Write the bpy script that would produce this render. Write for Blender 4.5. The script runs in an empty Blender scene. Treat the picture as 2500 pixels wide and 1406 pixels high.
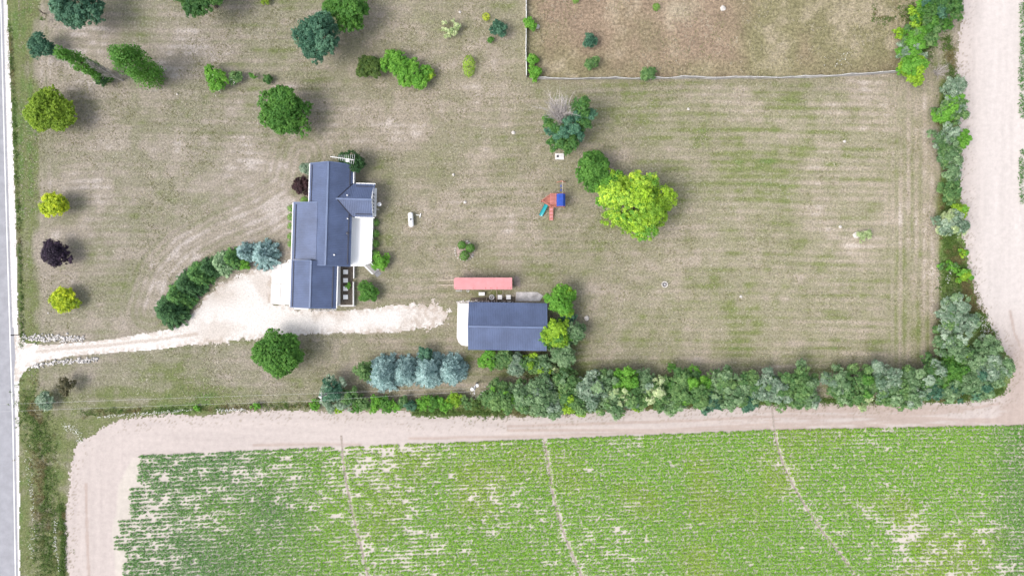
import bpy, math, random
import numpy as np
from mathutils import Vector

# ------------------------------------------------------------------ camera, sky, sun
H = 111.0                      # drone height above the lawn, metres
S = 15.0                       # photograph pixels per metre on the ground
scene = bpy.context.scene
C = scene.collection
cam = bpy.data.objects.new('camera', bpy.data.cameras.new('camera')); C.objects.link(cam)
cam.location = (0, 0, H); cam.rotation_euler = (0, 0, 0)
cam.data.sensor_width = 36.0
cam.data.lens = 36.0 * H / (2500.0 / S)
cam.data.clip_start = 1.0; cam.data.clip_end = 6000.0
scene.camera = cam

SUN_EL, SUN_AZ = math.radians(56), math.radians(205)   # azimuth of the sun, counter-clockwise from +X
w = bpy.data.worlds.new('World'); scene.world = w; w.use_nodes = True
nt = w.node_tree; bg = nt.nodes['Background']
sky = nt.nodes.new('ShaderNodeTexSky'); sky.sky_type = 'NISHITA'; sky.sun_disc = False
sky.sun_elevation = SUN_EL; sky.sun_rotation = math.pi / 2 - SUN_AZ
sky.air_density = 1.0; sky.dust_density = 4.0; sky.ozone_density = 1.0
hs = nt.nodes.new('ShaderNodeHueSaturation'); hs.inputs['Saturation'].default_value = 0.45
nt.links.new(sky.outputs[0], hs.inputs['Color']); nt.links.new(hs.outputs[0], bg.inputs['Color'])
bg.inputs['Strength'].default_value = 0.15
sl = bpy.data.lights.new('sun', 'SUN'); sl.energy = 1.1; sl.angle = math.radians(26); sl.color = (1.0, 0.95, 0.9)
sun = bpy.data.objects.new('sun', sl); C.objects.link(sun)
d = Vector((math.cos(SUN_EL) * math.cos(SUN_AZ), math.cos(SUN_EL) * math.sin(SUN_AZ), math.sin(SUN_EL)))
sun.rotation_euler = d.to_track_quat('Z', 'Y').to_euler(); sun.location = d * 200
vs = scene.view_settings
vs.view_transform = 'Standard'; vs.look = 'None'; vs.gamma = 1.0; vs.use_curve_mapping = False
vs.exposure = 0.82

# ------------------------------------------------------------------ helpers
def P(px, py, z=0.0):
    """photo pixel -> world point at height z"""
    s = (H - z) / H / S
    return Vector(((px - 1250.0) * s, (703.0 - py) * s, z))
def gx(px): return (px - 1250.0) / S
def gy(py): return (703.0 - py) / S

def lat(ix, iy, seed):
    n = (ix.astype(np.int64) * 374761393 + iy.astype(np.int64) * 668265263 + seed * 974711) & 0x7fffffff
    n = ((n ^ (n >> 13)) * 1274126177) & 0x7fffffff
    n = ((n ^ (n >> 16)) * 362437) & 0x7fffffff
    return (n & 0xffff) / 65535.0
def vnoise(x, y, scale, seed=0):
    x = x * scale; y = y * scale
    ix = np.floor(x); iy = np.floor(y); fx = x - ix; fy = y - iy
    fx = fx * fx * (3 - 2 * fx); fy = fy * fy * (3 - 2 * fy)
    a = lat(ix, iy, seed); b = lat(ix + 1, iy, seed); c = lat(ix, iy + 1, seed); e = lat(ix + 1, iy + 1, seed)
    return (a * (1 - fx) + b * fx) * (1 - fy) + (c * (1 - fx) + e * fx) * fy
def fbm(x, y, scale, octs=4, seed=0, gain=0.55):
    s = 0; a = 1; t = 0
    for o in range(octs):
        s = s + a * vnoise(x + 13.7 * o, y - 7.3 * o, scale * 2 ** o, seed + 17 * o); t += a; a *= gain
    return s / t
def sstep(a, b, x):
    t = np.clip((x - a) / (b - a), 0, 1); return t * t * (3 - 2 * t)
def poly_sdf(x, y, poly):
    """signed distance, positive inside; poly in metres"""
    n = len(poly); inside = np.zeros(x.shape, bool); dist = np.full(x.shape, 1e9)
    for i in range(n):
        x0, y0 = poly[i]; x1, y1 = poly[(i + 1) % n]
        dx, dy = x1 - x0, y1 - y0
        t = np.clip(((x - x0) * dx + (y - y0) * dy) / (dx * dx + dy * dy + 1e-9), 0, 1)
        dist = np.minimum(dist, np.hypot(x - x0 - t * dx, y - y0 - t * dy))
        if y0 != y1:
            c = ((y0 > y) != (y1 > y)) & (x < (x1 - x0) * (y - y0) / (y1 - y0) + x0)
            inside ^= c
    return np.where(inside, dist, -dist)
def line_dist(x, y, pts):
    dist = np.full(x.shape, 1e9)
    for (x0, y0), (x1, y1) in zip(pts[:-1], pts[1:]):
        dx, dy = x1 - x0, y1 - y0
        t = np.clip(((x - x0) * dx + (y - y0) * dy) / (dx * dx + dy * dy + 1e-9), 0, 1)
        dist = np.minimum(dist, np.hypot(x - x0 - t * dx, y - y0 - t * dy))
    return dist
def M2(pts): return [(gx(a), gy(b)) for a, b in pts]

def np_mesh(name, V, F, col=None, smooth=False):
    """V (n,3), F (m,k) all faces of k corners, col (n,3)"""
    V = np.asarray(V, np.float32); F = np.asarray(F, np.int32)
    me = bpy.data.meshes.new(name)
    me.vertices.add(len(V)); me.vertices.foreach_set('co', V.ravel())
    m, k = F.shape
    me.loops.add(m * k); me.loops.foreach_set('vertex_index', F.ravel())
    me.polygons.add(m); me.polygons.foreach_set('loop_start', np.arange(0, m * k, k, dtype=np.int32))
    if smooth: me.polygons.foreach_set('use_smooth', np.ones(m, bool))
    if col is not None:
        at = me.color_attributes.new('Col', 'FLOAT_COLOR', 'POINT')
        cc = np.ones((len(V), 4), np.float32); cc[:, :3] = col
        at.data.foreach_set('color', cc.ravel())
    me.update(calc_edges=True)
    return me
def link(name, me, mat=None, parent=None, **props):
    o = bpy.data.objects.new(name, me); C.objects.link(o)
    if mat is not None and me is not None and not me.materials: me.materials.append(mat)
    if parent is not None: o.parent = parent
    for k, v in props.items(): o[k] = v
    return o
def empty(name, loc=(0, 0, 0), rz=0.0, **props):
    o = bpy.data.objects.new(name, None); C.objects.link(o); o.location = loc; o.rotation_euler = (0, 0, rz)
    o.empty_display_size = 0.3
    for k, v in props.items(): o[k] = v
    return o

class MB:
    """collects simple shapes into one mesh"""
    def __init__(s): s.v = []; s.f = []
    def quad(s, *p):
        n = len(s.v); s.v += [tuple(q) for q in p]; s.f.append(tuple(range(n, n + len(p)))); return s
    def box(s, c, size, rz=0.0, bev=0.0):
        cx, cy, cz = c; hx, hy, hz = [q / 2 for q in size]; n = len(s.v); ca, sa = math.cos(rz), math.sin(rz)
        if bev <= 0:
            for z in (-hz, hz):
                for x, y in ((-hx, -hy), (hx, -hy), (hx, hy), (-hx, hy)):
                    s.v.append((cx + x * ca - y * sa, cy + x * sa + y * ca, cz + z))
            s.f += [tuple(n + i for i in q) for q in ((3, 2, 1, 0), (4, 5, 6, 7), (0, 1, 5, 4), (1, 2, 6, 5), (2, 3, 7, 6), (3, 0, 4, 7))]
        else:
            b = min(bev, hx * .9, hy * .9, hz * .9)
            for z, k in ((-hz, 0), (hz - b, 0), (hz, b)):
                for x, y in ((-hx + k, -hy + k), (hx - k, -hy + k), (hx - k, hy - k), (-hx + k, hy - k)):
                    s.v.append((cx + x * ca - y * sa, cy + x * sa + y * ca, cz + z))
            s.f.append((n + 3, n + 2, n + 1, n)); s.f.append((n + 8, n + 9, n + 10, n + 11))
            for l in (0, 4):
                for i in range(4):
                    j = (i + 1) % 4; s.f.append((n + l + i, n + l + j, n + l + 4 + j, n + l + 4 + i))
        return s
    def prism(s, poly, z0, z1):
        n = len(s.v); k = len(poly)
        a = sum(poly[i][0] * poly[(i + 1) % k][1] - poly[(i + 1) % k][0] * poly[i][1] for i in range(k))
        if a < 0: poly = poly[::-1]
        s.v += [(p[0], p[1], z0) for p in poly] + [(p[0], p[1], z1) for p in poly]
        s.f.append(tuple(n + i for i in reversed(range(k)))); s.f.append(tuple(n + k + i for i in range(k)))
        for i in range(k):
            j = (i + 1) % k; s.f.append((n + i, n + j, n + k + j, n + k + i))
        return s
    def tube(s, pts, r, seg=6, cap=True):
        pts = [Vector(p) for p in pts]
        if not isinstance(r, (list, tuple)): r = [r] * len(pts)
        n = len(s.v); u = None
        for i, p in enumerate(pts):
            t = (pts[min(i + 1, len(pts) - 1)] - pts[max(i - 1, 0)]).normalized()
            if u is None:
                u = t.orthogonal().normalized()
            else:
                u = (u - t * u.dot(t)); u = u.normalized() if u.length > 1e-6 else t.orthogonal().normalized()
            v = t.cross(u)
            for k in range(seg):
                a = 2 * math.pi * k / seg
                s.v.append(tuple(p + (u * math.cos(a) + v * math.sin(a)) * r[i]))
        for i in range(len(pts) - 1):
            for k in range(seg):
                k2 = (k + 1) % seg
                s.f.append((n + i * seg + k, n + i * seg + k2, n + (i + 1) * seg + k2, n + (i + 1) * seg + k))
        if cap:
            s.f.append(tuple(n + k for k in reversed(range(seg))))
            m = n + (len(pts) - 1) * seg; s.f.append(tuple(m + k for k in range(seg)))
        return s
    def lathe(s, c, prof, seg=12):
        """prof: list of (r, z); axis up at c"""
        n = len(s.v)
        for r, z in prof:
            for k in range(seg):
                a = 2 * math.pi * k / seg; s.v.append((c[0] + r * math.cos(a), c[1] + r * math.sin(a), c[2] + z))
        for i in range(len(prof) - 1):
            for k in range(seg):
                k2 = (k + 1) % seg
                s.f.append((n + i * seg + k, n + i * seg + k2, n + (i + 1) * seg + k2, n + (i + 1) * seg + k))
        s.f.append(tuple(n + (len(prof) - 1) * seg + k for k in range(seg)))
        return s
    def build(s, name, mat, parent=None, smooth=False, **props):
        me = bpy.data.meshes.new(name); me.from_pydata(s.v, [], s.f); me.update()
        if smooth:
            me.polygons.foreach_set('use_smooth', np.ones(len(me.polygons), bool))
        return link(name, me, mat, parent, **props)

# ------------------------------------------------------------------ materials
def new_mat(name):
    m = bpy.data.materials.new(name); m.use_nodes = True
    return m, m.node_tree, m.node_tree.nodes['Principled BSDF']
def N(nt, typ, **kw):
    n = nt.nodes.new(typ)
    for k, v in kw.items(): setattr(n, k, v)
    return n
def mixc(nt, fac, a, b, blend='MIX'):
    n = nt.nodes.new('ShaderNodeMix'); n.data_type = 'RGBA'; n.blend_type = blend
    for sock, v in ((n.inputs[0], fac), (n.inputs[6], a), (n.inputs[7], b)):
        if hasattr(v, 'links'): nt.links.new(v, sock)
        elif isinstance(v, (int, float)): sock.default_value = v
        else: sock.default_value = (*v, 1) if len(v) == 3 else v
    return n.outputs[2]
def noise_fac(nt, scale, detail=4, rough=0.6, lo=0.35, hi=0.65, out=(0, 1), vec=None):
    n = N(nt, 'ShaderNodeTexNoise'); n.inputs['Scale'].default_value = scale
    n.inputs['Detail'].default_value = detail; n.inputs['Roughness'].default_value = rough
    if vec is None:
        tc = N(nt, 'ShaderNodeTexCoord'); vec = tc.outputs['Object']
    nt.links.new(vec, n.inputs['Vector'])
    mr = N(nt, 'ShaderNodeMapRange'); mr.inputs[1].default_value = lo; mr.inputs[2].default_value = hi
    mr.inputs[3].default_value = out[0]; mr.inputs[4].default_value = out[1]
    nt.links.new(n.outputs[0], mr.inputs[0])
    return mr.outputs[0]
def bump(nt, b, fac, strength, dist):
    bn = N(nt, 'ShaderNodeBump'); bn.inputs['Strength'].default_value = strength; bn.inputs['Distance'].default_value = dist
    nt.links.new(fac, bn.inputs['Height']); nt.links.new(bn.outputs[0], b.inputs['Normal'])

def plain(name, col, rough=0.6, var=0.15, scale=1.5, metal=0.0, spec=0.5, bmp=0.0):
    m, nt, b = new_mat(name)
    f = noise_fac(nt, scale, 5, 0.6)
    c = mixc(nt, f, tuple(q * (1 - var) for q in col), tuple(min(1, q * (1 + var)) for q in col))
    nt.links.new(c, b.inputs['Base Color'])
    b.inputs['Roughness'].default_value = rough; b.inputs['Metallic'].default_value = metal
    b.inputs['Specular IOR Level'].default_value = spec
    if bmp: bump(nt, b, f, 0.5, bmp)
    return m

def attr_ground(name, fine, speck, speckcol, dark, rough=0.95, fscale=3.0, sscale=7.0, slo=0.6, shi=0.68, bmp=0.06):
    """colour attribute broken up by grain and pale specks"""
    m, nt, b = new_mat(name)
    a = N(nt, 'ShaderNodeAttribute', attribute_name='Col')
    f = noise_fac(nt, fscale, 8, 0.82, 0.38, 0.62, (1 - fine, 1 + fine))
    sc = N(nt, 'ShaderNodeVectorMath', operation='SCALE'); nt.links.new(a.outputs['Color'], sc.inputs[0]); nt.links.new(f, sc.inputs['Scale'])
    s = noise_fac(nt, sscale, 6, 0.85, slo, shi, (0, speck))
    pm = noise_fac(nt, 0.16, 4, 0.7, 0.38, 0.62, (0.25, 1.0))
    ml = N(nt, 'ShaderNodeMath', operation='MULTIPLY'); nt.links.new(s, ml.inputs[0]); nt.links.new(pm, ml.inputs[1]); s = ml.outputs[0]
    c = mixc(nt, s, sc.outputs[0], speckcol)
    g = noise_fac(nt, sscale * 0.83, 3, 0.7, 0.60, 0.70, (0, dark))
    c = mixc(nt, g, c, (0.07, 0.075, 0.035))
    nt.links.new(c, b.inputs['Base Color']); b.inputs['Roughness'].default_value = rough
    b.inputs['Specular IOR Level'].default_value = 0.15
    bump(nt, b, f, 0.6, bmp)
    return m

def leaf_mat(name, rough=0.55, trans=0.38):
    m, nt, b = new_mat(name)
    a = N(nt, 'ShaderNodeAttribute', attribute_name='Col')
    nt.links.new(a.outputs['Color'], b.inputs['Base Color']); b.inputs['Roughness'].default_value = rough
    b.inputs['Specular IOR Level'].default_value = 0.3
    t = N(nt, 'ShaderNodeBsdfTranslucent'); mx = N(nt, 'ShaderNodeMixShader'); mx.inputs[0].default_value = trans
    br = N(nt, 'ShaderNodeVectorMath', operation='MULTIPLY'); br.inputs[1].default_value = (1.25, 1.2, 0.7)
    nt.links.new(a.outputs['Color'], br.inputs[0]); nt.links.new(br.outputs[0], t.inputs['Color'])
    nt.links.new(b.outputs[0], mx.inputs[1]); nt.links.new(t.outputs[0], mx.inputs[2])
    nt.links.new(mx.outputs[0], nt.nodes['Material Output'].inputs['Surface'])
    return m

MAT = {}
MAT['lawn'] = attr_ground('lawn', 0.40, 0.85, (0.58, 0.545, 0.47), 0.55, fscale=3.2, sscale=2.6, slo=.55, shi=.66)
MAT['pasture'] = attr_ground('pasture_grass', 0.5, 0.45, (0.42, 0.35, 0.29), 0.55, fscale=2.2, sscale=6.0)
MAT['sand'] = attr_ground('sand', 0.07, 0.25, (0.62, 0.58, 0.54), 0.12, fscale=1.2, sscale=5, bmp=0.02)
MAT['gravel'] = attr_ground('gravel', 0.2, 0.5, (0.68, 0.65, 0.61), 0.35, fscale=4.0, sscale=6.0, bmp=0.04)
MAT['leaf'] = leaf_mat('leaf')
MAT['needle'] = leaf_mat('needle', 0.7, 0.12)
MAT['bark'] = plain('bark', (0.11, 0.085, 0.065), 0.9, 0.35, 6, bmp=0.02)
MAT['greybark'] = plain('grey_bark', (0.42, 0.385, 0.37), 0.9, 0.25, 6)
MAT['asphalt'] = plain('asphalt', (0.27, 0.272, 0.298), 0.8, 0.1, 0.7, spec=0.4)
MAT['whiteline'] = plain('white_road_paint', (0.75, 0.75, 0.74), 0.6, 0.1, 3)
MAT['yellowline'] = plain('yellow_road_paint', (0.6, 0.42, 0.06), 0.6, 0.1, 3)
MAT['shoulder'] = plain('shoulder_gravel', (0.55, 0.53, 0.52), 0.95, 0.2, 3.5, bmp=0.02)
MAT['concrete'] = plain('concrete', (0.62, 0.60, 0.585), 0.85, 0.12, 0.8)
MAT['oldconcrete'] = plain('weathered_concrete', (0.42, 0.40, 0.40), 0.9, 0.35, 0.9)
MAT['white'] = plain('white_vinyl', (0.8, 0.8, 0.8), 0.5, 0.04, 2)
MAT['deckwhite'] = plain('white_deck_paint', (0.88, 0.88, 0.88), 0.6, 0.05, 3)
MAT['roof'] = plain('blue_metal_roof', (0.080, 0.109, 0.198), 0.40, 0.16, 0.35, metal=0.0, spec=0.6)
MAT['rooftrim'] = plain('blue_metal_trim', (0.105, 0.145, 0.25), 0.42, 0.1, 0.6)
MAT['darkbar'] = plain('dark_steel', (0.015, 0.018, 0.035), 0.5, 0.1, 2)
MAT['glass'] = plain('window_glass', (0.02, 0.024, 0.03), 0.1, 0.1, 1, spec=0.8)
MAT['steel'] = plain('galvanised_steel', (0.55, 0.56, 0.58), 0.4, 0.15, 3, metal=0.3)
MAT['pink'] = plain('faded_red_sheet', (0.54, 0.225, 0.235), 0.6, 0.08, 0.8)
MAT['redside'] = plain('red_sheet', (0.32, 0.075, 0.07), 0.6, 0.2, 1.5)
MAT['rubber'] = plain('black_rubber', (0.02, 0.02, 0.021), 0.8, 0.2, 4)
MAT['wood'] = plain('weathered_timber', (0.42, 0.36, 0.29), 0.85, 0.2, 3)
MAT['greywood'] = plain('grey_timber', (0.33, 0.32, 0.32), 0.9, 0.25, 2.5)
MAT['redwood'] = plain('red_stained_wood', (0.42, 0.15, 0.11), 0.7, 0.18, 3)
MAT['bluecanvas'] = plain('blue_canvas', (0.012, 0.055, 0.33), 0.7, 0.15, 2)
MAT['teal'] = plain('turquoise_plastic', (0.0, 0.24, 0.27), 0.35, 0.1, 2)
MAT['rock'] = plain('pale_rock', (0.52, 0.49, 0.46), 0.9, 0.25, 2.5, bmp=0.03)
MAT['rubble'] = plain('grey_rubble', (0.46, 0.44, 0.425), 0.9, 0.5, 2.2)
MAT['soil'] = plain('dark_bed_soil', (0.085, 0.07, 0.055), 0.95, 0.35, 4)
MAT['mulch'] = plain('pinkish_mulch', (0.33, 0.25, 0.225), 0.95, 0.3, 4)
MAT['mat'] = plain('grey_rubber_mat', (0.2, 0.2, 0.215), 0.85, 0.15, 3)
MAT['tarp'] = plain('faded_tarp', (0.24, 0.2, 0.175), 0.85, 0.25, 2)
MAT['ash'] = plain('ash', (0.12, 0.11, 0.105), 0.95, 0.5, 5)
MAT['sidewall'] = plain('blue_grey_siding', (0.16, 0.17, 0.19), 0.6, 0.08, 1)
MAT['wire'] = plain('aluminium_wire', (0.5, 0.5, 0.52), 0.4, 0.05, 1)
MAT['flower'] = plain('white_petals', (0.8, 0.8, 0.78), 0.7, 0.05, 3)

# ------------------------------------------------------------------ the setting: ground sheets
rng = np.random.default_rng(7)
def blob(x, y, px, py, rx, ry=None, soft=1.0):
    ry = ry or rx
    q = ((x - gx(px)) * S / rx) ** 2 + ((y - gy(py)) * S / ry) ** 2
    return np.exp(-q * soft)

def lawn_col(x, y):
    n1 = fbm(x, y, 0.035, 5, 3); n2 = fbm(x, y, 0.16, 4, 11); n3 = fbm(x * 0.35, y, 0.55, 3, 23)
    px = x * S + 1250; py = 703 - y * S
    warp = 1.4 * (fbm(x, y, 0.03, 3, 5) - 0.5)
    # mowing lines run across the picture, and up and down beside the hedgerow, the road and the pasture corner
    s1 = 5 * (fbm(x * 0.045, y + warp * 2.0, 1.5, 3, 41) - 0.5) + 1.2 * np.sin(2 * math.pi * (y + warp * 2.0) / 1.25)
    s2 = 5 * (fbm(x + warp, y * 0.045, 1.5, 3, 43) - 0.5) + 1.1 * np.sin(2 * math.pi * (x + warp) / 1.25)
    bend = M2([(365, 760), (395, 670), (450, 610), (530, 565), (640, 520), (720, 470), (740, 380)])
    db = line_dist(x, y, bend); s3 = 1.6 * np.sin(2 * math.pi * db / 1.25) + 3 * (fbm(x, y, .8, 3, 45) - .5)
    nb_ = 1 - sstep(3.0, 7.0, db); s1 = s1 * (1 - nb_) + s3 * nb_
    vert = np.maximum(sstep(2150, 2215, px + 20 * n1), 1 - sstep(90, 200, px))
    st = s1 * (1 - vert) + s2 * vert
    samp = 0.05 + 0.06 * sstep(0.42, 0.62, fbm(x, y, 0.05, 3, 31)) + 0.055 * sstep(1450, 1700, px)
    g = 0.46 + 0.8 * (n1 - 0.5) + 0.8 * (n2 - 0.5) + 0.5 * (n3 - 0.5) + 0.7 * (fbm(x, y, 0.7, 3, 47) - 0.5) + samp * st
    g += 0.15 * sstep(1650, 2100, px) * sstep(250, 420, py) * 0.4
    for bx, by, rx, ry, a in (
        (620, 370, 60, 50, -.55), (975, 325, 75, 40, -.6), (480, 628, 14, 14, -.9), (900, 270, 170, 60, -.3), (200, 360, 110, 25, -.35),
        (440, 700, 90, 70, -.35), (620, 540, 110, 80, -.3), (230, 90, 120, 70, -.3), (480, 90, 90, 60, -.35), (1050, 700, 60, 60, -.3),
        (950, 850, 90, 40, -.15), (660, 930, 30, 60, -.35), (1990, 520, 50, 70, -.5), (2050, 700, 70, 60, -.25), (1480, 860, 60, 60, -.25),
        (2262, 560, 16, 350, -.55), (2250, 330, 40, 80, -.25), (1640, 700, 20, 20, -.4), (1700, 880, 50, 30, -.2),
        (440, 885, 110, 60, .5), (380, 910, 200, 60, .2), (985, 525, 45, 30, .55), (940, 600, 30, 60, .35), (1330, 665, 120, 26, .65), (1300, 900, 140, 40, .7),
        (1420, 880, 60, 60, .5), (1390, 640, 40, 40, .2), (400, 300, 120, 40, .25), (1850, 400, 160, 90, .2), (1700, 780, 160, 60, .2),
        (1180, 720, 120, 22, .45), (860, 700, 30, 60, .5), (1530, 260, 200, 60, .22), (350, 75, 50, 30, .35), (1000, 815, 110, 16, .35),
        (2220, 820, 60, 60, .15), (950, 470, 30, 80, .3), (1345, 545, 200, 18, .15)):
        g = g + 0.72 * a * blob(x, y, bx, by, rx, ry)
    for pts, wd, a in ((M2([(365, 730), (395, 660), (450, 605), (530, 560), (640, 515), (700, 500)]), 2.2, -.30), (M2([(640, 560), (700, 470), (730, 380)]), 2.0, -.15),
                       (M2([(880, 160), (1000, 140), (1120, 120), (1250, 90)]), .5, -.25), (M2([(1290, 600), (1380, 650), (1460, 730)]), 1.6, -.15), (M2([(560, 120), (700, 60), (800, 40)]), 1.2, -.2)):
        g = g + a * np.exp(-(line_dist(x, y, pts) / wd) ** 2)
    verge = 1 - sstep(80, 100, px - 30 * (n2 - 0.5)) * 1.0
    verge = np.maximum(verge, (1 - sstep(150, 190, px)) * sstep(930, 1050, py))
    verge = np.maximum(verge, sstep(930, 965, py) * (1 - sstep(500, 700, px)) * 0.6)
    g = g + 0.75 * verge
    hedge = np.maximum(sstep(2285, 2300, px + 16 * (n2 - .5)), 0) * sstep(180, 220, py)
    hedge = np.maximum(hedge, sstep(965, 985, py) * sstep(980, 1050, px))
    g = g + 1.0 * hedge
    g = np.clip(g, -0.25, 1.45)
    dry = np.array((0.282, 0.248, 0.202)); mid = np.array((0.212, 0.202, 0.138)); grn = np.array((0.140, 0.160, 0.066)); pale = np.array((0.39, 0.348, 0.315))
    lush = np.array((0.10, 0.155, 0.045))
    t = g[..., None]
    c = np.where(t < 0.1, pale + (dry - pale) * sstep(-0.25, 0.1, t), dry + (mid - dry) * sstep(0.1, 0.55, t))
    c = np.where(t > 0.55, mid + (grn - mid) * sstep(0.55, 1.0, t), c)
    c = np.where(t > 1.0, grn + (lush - grn) * sstep(1.0, 1.45, t), c)
    c = c * (0.92 + 0.16 * fbm(x, y, 0.9, 2, 51))[..., None]
    # cooler, greyer front lawn
    c = c * (1 + 0.16 * sstep(1300, 1900, px) * sstep(150, 300, py))[..., None]
    cool = (1 - sstep(500, 1100, px))[..., None]
    return c * (1 - cool * np.array((0.05, 0.03, -0.01))) * np.array((0.985, 0.965, 0.935))

xs = np.concatenate(([-3000, -900, -300, -150, -110], np.arange(-93, 93.01, 0.33), [110, 150, 300, 900, 3000]))
ys = np.concatenate(([-3000, -900, -300, -120, -75], np.arange(-55, 55.01, 0.33), [75, 120, 300, 900, 3000]))
X, Y = np.meshgrid(xs, ys); nx, ny = len(xs), len(ys)
idx = np.arange(nx * ny).reshape(ny, nx)
F = np.stack((idx[:-1, :-1], idx[:-1, 1:], idx[1:, 1:], idx[1:, :-1]), -1).reshape(-1, 4)
gcol = lawn_col(X, Y)
far = ((np.abs(X) > 93.1) | (np.abs(Y) > 55.1))[..., None]
gcol = np.where(far, np.array((0.19, 0.19, 0.11)), gcol).reshape(-1, 3)
V = np.stack((X.ravel(), Y.ravel(), np.zeros(nx * ny)), -1)
link('ground', np_mesh('ground', V, F, gcol), MAT['lawn'], kind='structure')

def zone(name, bbox_px, cell, keep, colf, z, mat):
    """a sheet made of small cells kept where keep(x, y) > 0: ragged natural edges"""
    x0, x1 = gx(bbox_px[0]), gx(bbox_px[2]); y0, y1 = gy(bbox_px[3]), gy(bbox_px[1])
    xs = np.arange(x0, x1 + cell, cell); ys = np.arange(y0, y1 + cell, cell)
    xc, yc = np.meshgrid(xs[:-1] + cell / 2, ys[:-1] + cell / 2)
    k = keep(xc, yc) > 0
    nx = len(xs); iy, ix = np.nonzero(k)
    a = iy * nx + ix
    F = np.stack((a, a + 1, a + nx + 1, a + nx), -1)
    used, inv = np.unique(F, return_inverse=True)
    vx = xs[used % nx]; vy = ys[used // nx]
    V = np.stack((vx, vy, np.full(len(vx), z)), -1)
    return link(name, np_mesh(name, V, inv.reshape(-1, 4), colf(vx, vy)), mat, kind='structure')

# rough brown pasture inside the fence
past = M2([(1286, -120), (1286, 191), (1500, 191), (1850, 189), (2100, 181), (2190, 178), (2215, 150), (2300, 60), (2330, -120)])
def past_col(x, y):
    n1 = fbm(x, y, 0.09, 5, 61); n2 = fbm(x, y, 0.5, 4, 67); n3 = fbm(x, y, 0.04, 3, 71)
    brown = np.array((0.245, 0.185, 0.132)); olive = np.array((0.205, 0.188, 0.104)); tan = np.array((0.31, 0.262, 0.195))
    a = sstep(0.38, 0.62, 0.6 * n1 + 0.4 * n3)[:, None]; b = sstep(0.5, 0.72, 0.5 * n2 + 0.5 * n1)[:, None]
    c = brown + (olive - brown) * a; c = c + (tan - c) * b * 0.7
    e = blob(x, y, 1660, 25, 40, 25)[:, None]; c = c + (np.array((0.34, 0.3, 0.22)) - c) * e * 0.7
    e = blob(x, y, 1900, 170, 400, 25)[:, None]; c = c + (olive - c) * e * 0.6
    return c * (0.8 + 0.4 * n2)[:, None]
zone('pasture', (1280, -120, 2340, 200), 0.33,
     lambda x, y: poly_sdf(x, y, past) + 0.5 * (fbm(x, y, 0.6, 3, 5) - 0.5), past_col, 0.012, MAT['pasture'])

# pale sand of the headland and of the crop field
outer = [(163, 1600), (163, 1400), (158, 1290), (160, 1200), (172, 1120), (195, 1075), (240, 1045), (330, 1020), (480, 1008), (620, 1002), (760, 998), (900, 1000),
         (1000, 1006), (1010, 1018), (1200, 1018), (1300, 1015), (1420, 1008), (1560, 996), (1700, 996), (1860, 989), (2060, 986), (2260, 982),
         (2400, 976), (2450, 962), (2468, 925), (2468, 895), (2445, 850), (2415, 790), (2385, 720), (2362, 640), (2350, 560), (2345, 430), (2342, 300),
         (2338, 190), (2340, 100), (2352, -200), (2900, -200), (2900, 1600)]
sandp = M2(outer)
tracks_dark = [M2([(1240, 1040), (1500, 1032), (1700, 1026), (1900, 1015), (2100, 1016), (2300, 1008), (2440, 985)]),
               M2([(1240, 1050), (1600, 1050), (1880, 1035), (2050, 1035), (2230, 1018), (2300, 1022), (2400, 1030), (2500, 1032)]),
               M2([(620, 1086), (780, 1084), (880, 1085)]), M2([(1000, 1070), (1250, 1066), (1500, 1058), (1880, 1043)]),
               M2([(2466, 760), (2476, 810), (2492, 850), (2520, 880)]), M2([(210, 1180), (213, 1310), (217, 1406)]),
               M2([(2440, 935), (2470, 960), (2500, 1000)])]
croptop_x = [200, 342, 860, 1310, 1880, 2500, 2900]; croptop_y = [1119, 1112, 1089, 1073, 1050, 1038, 1030]
def croptop(px): return np.interp(px, croptop_x, croptop_y)
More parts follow.
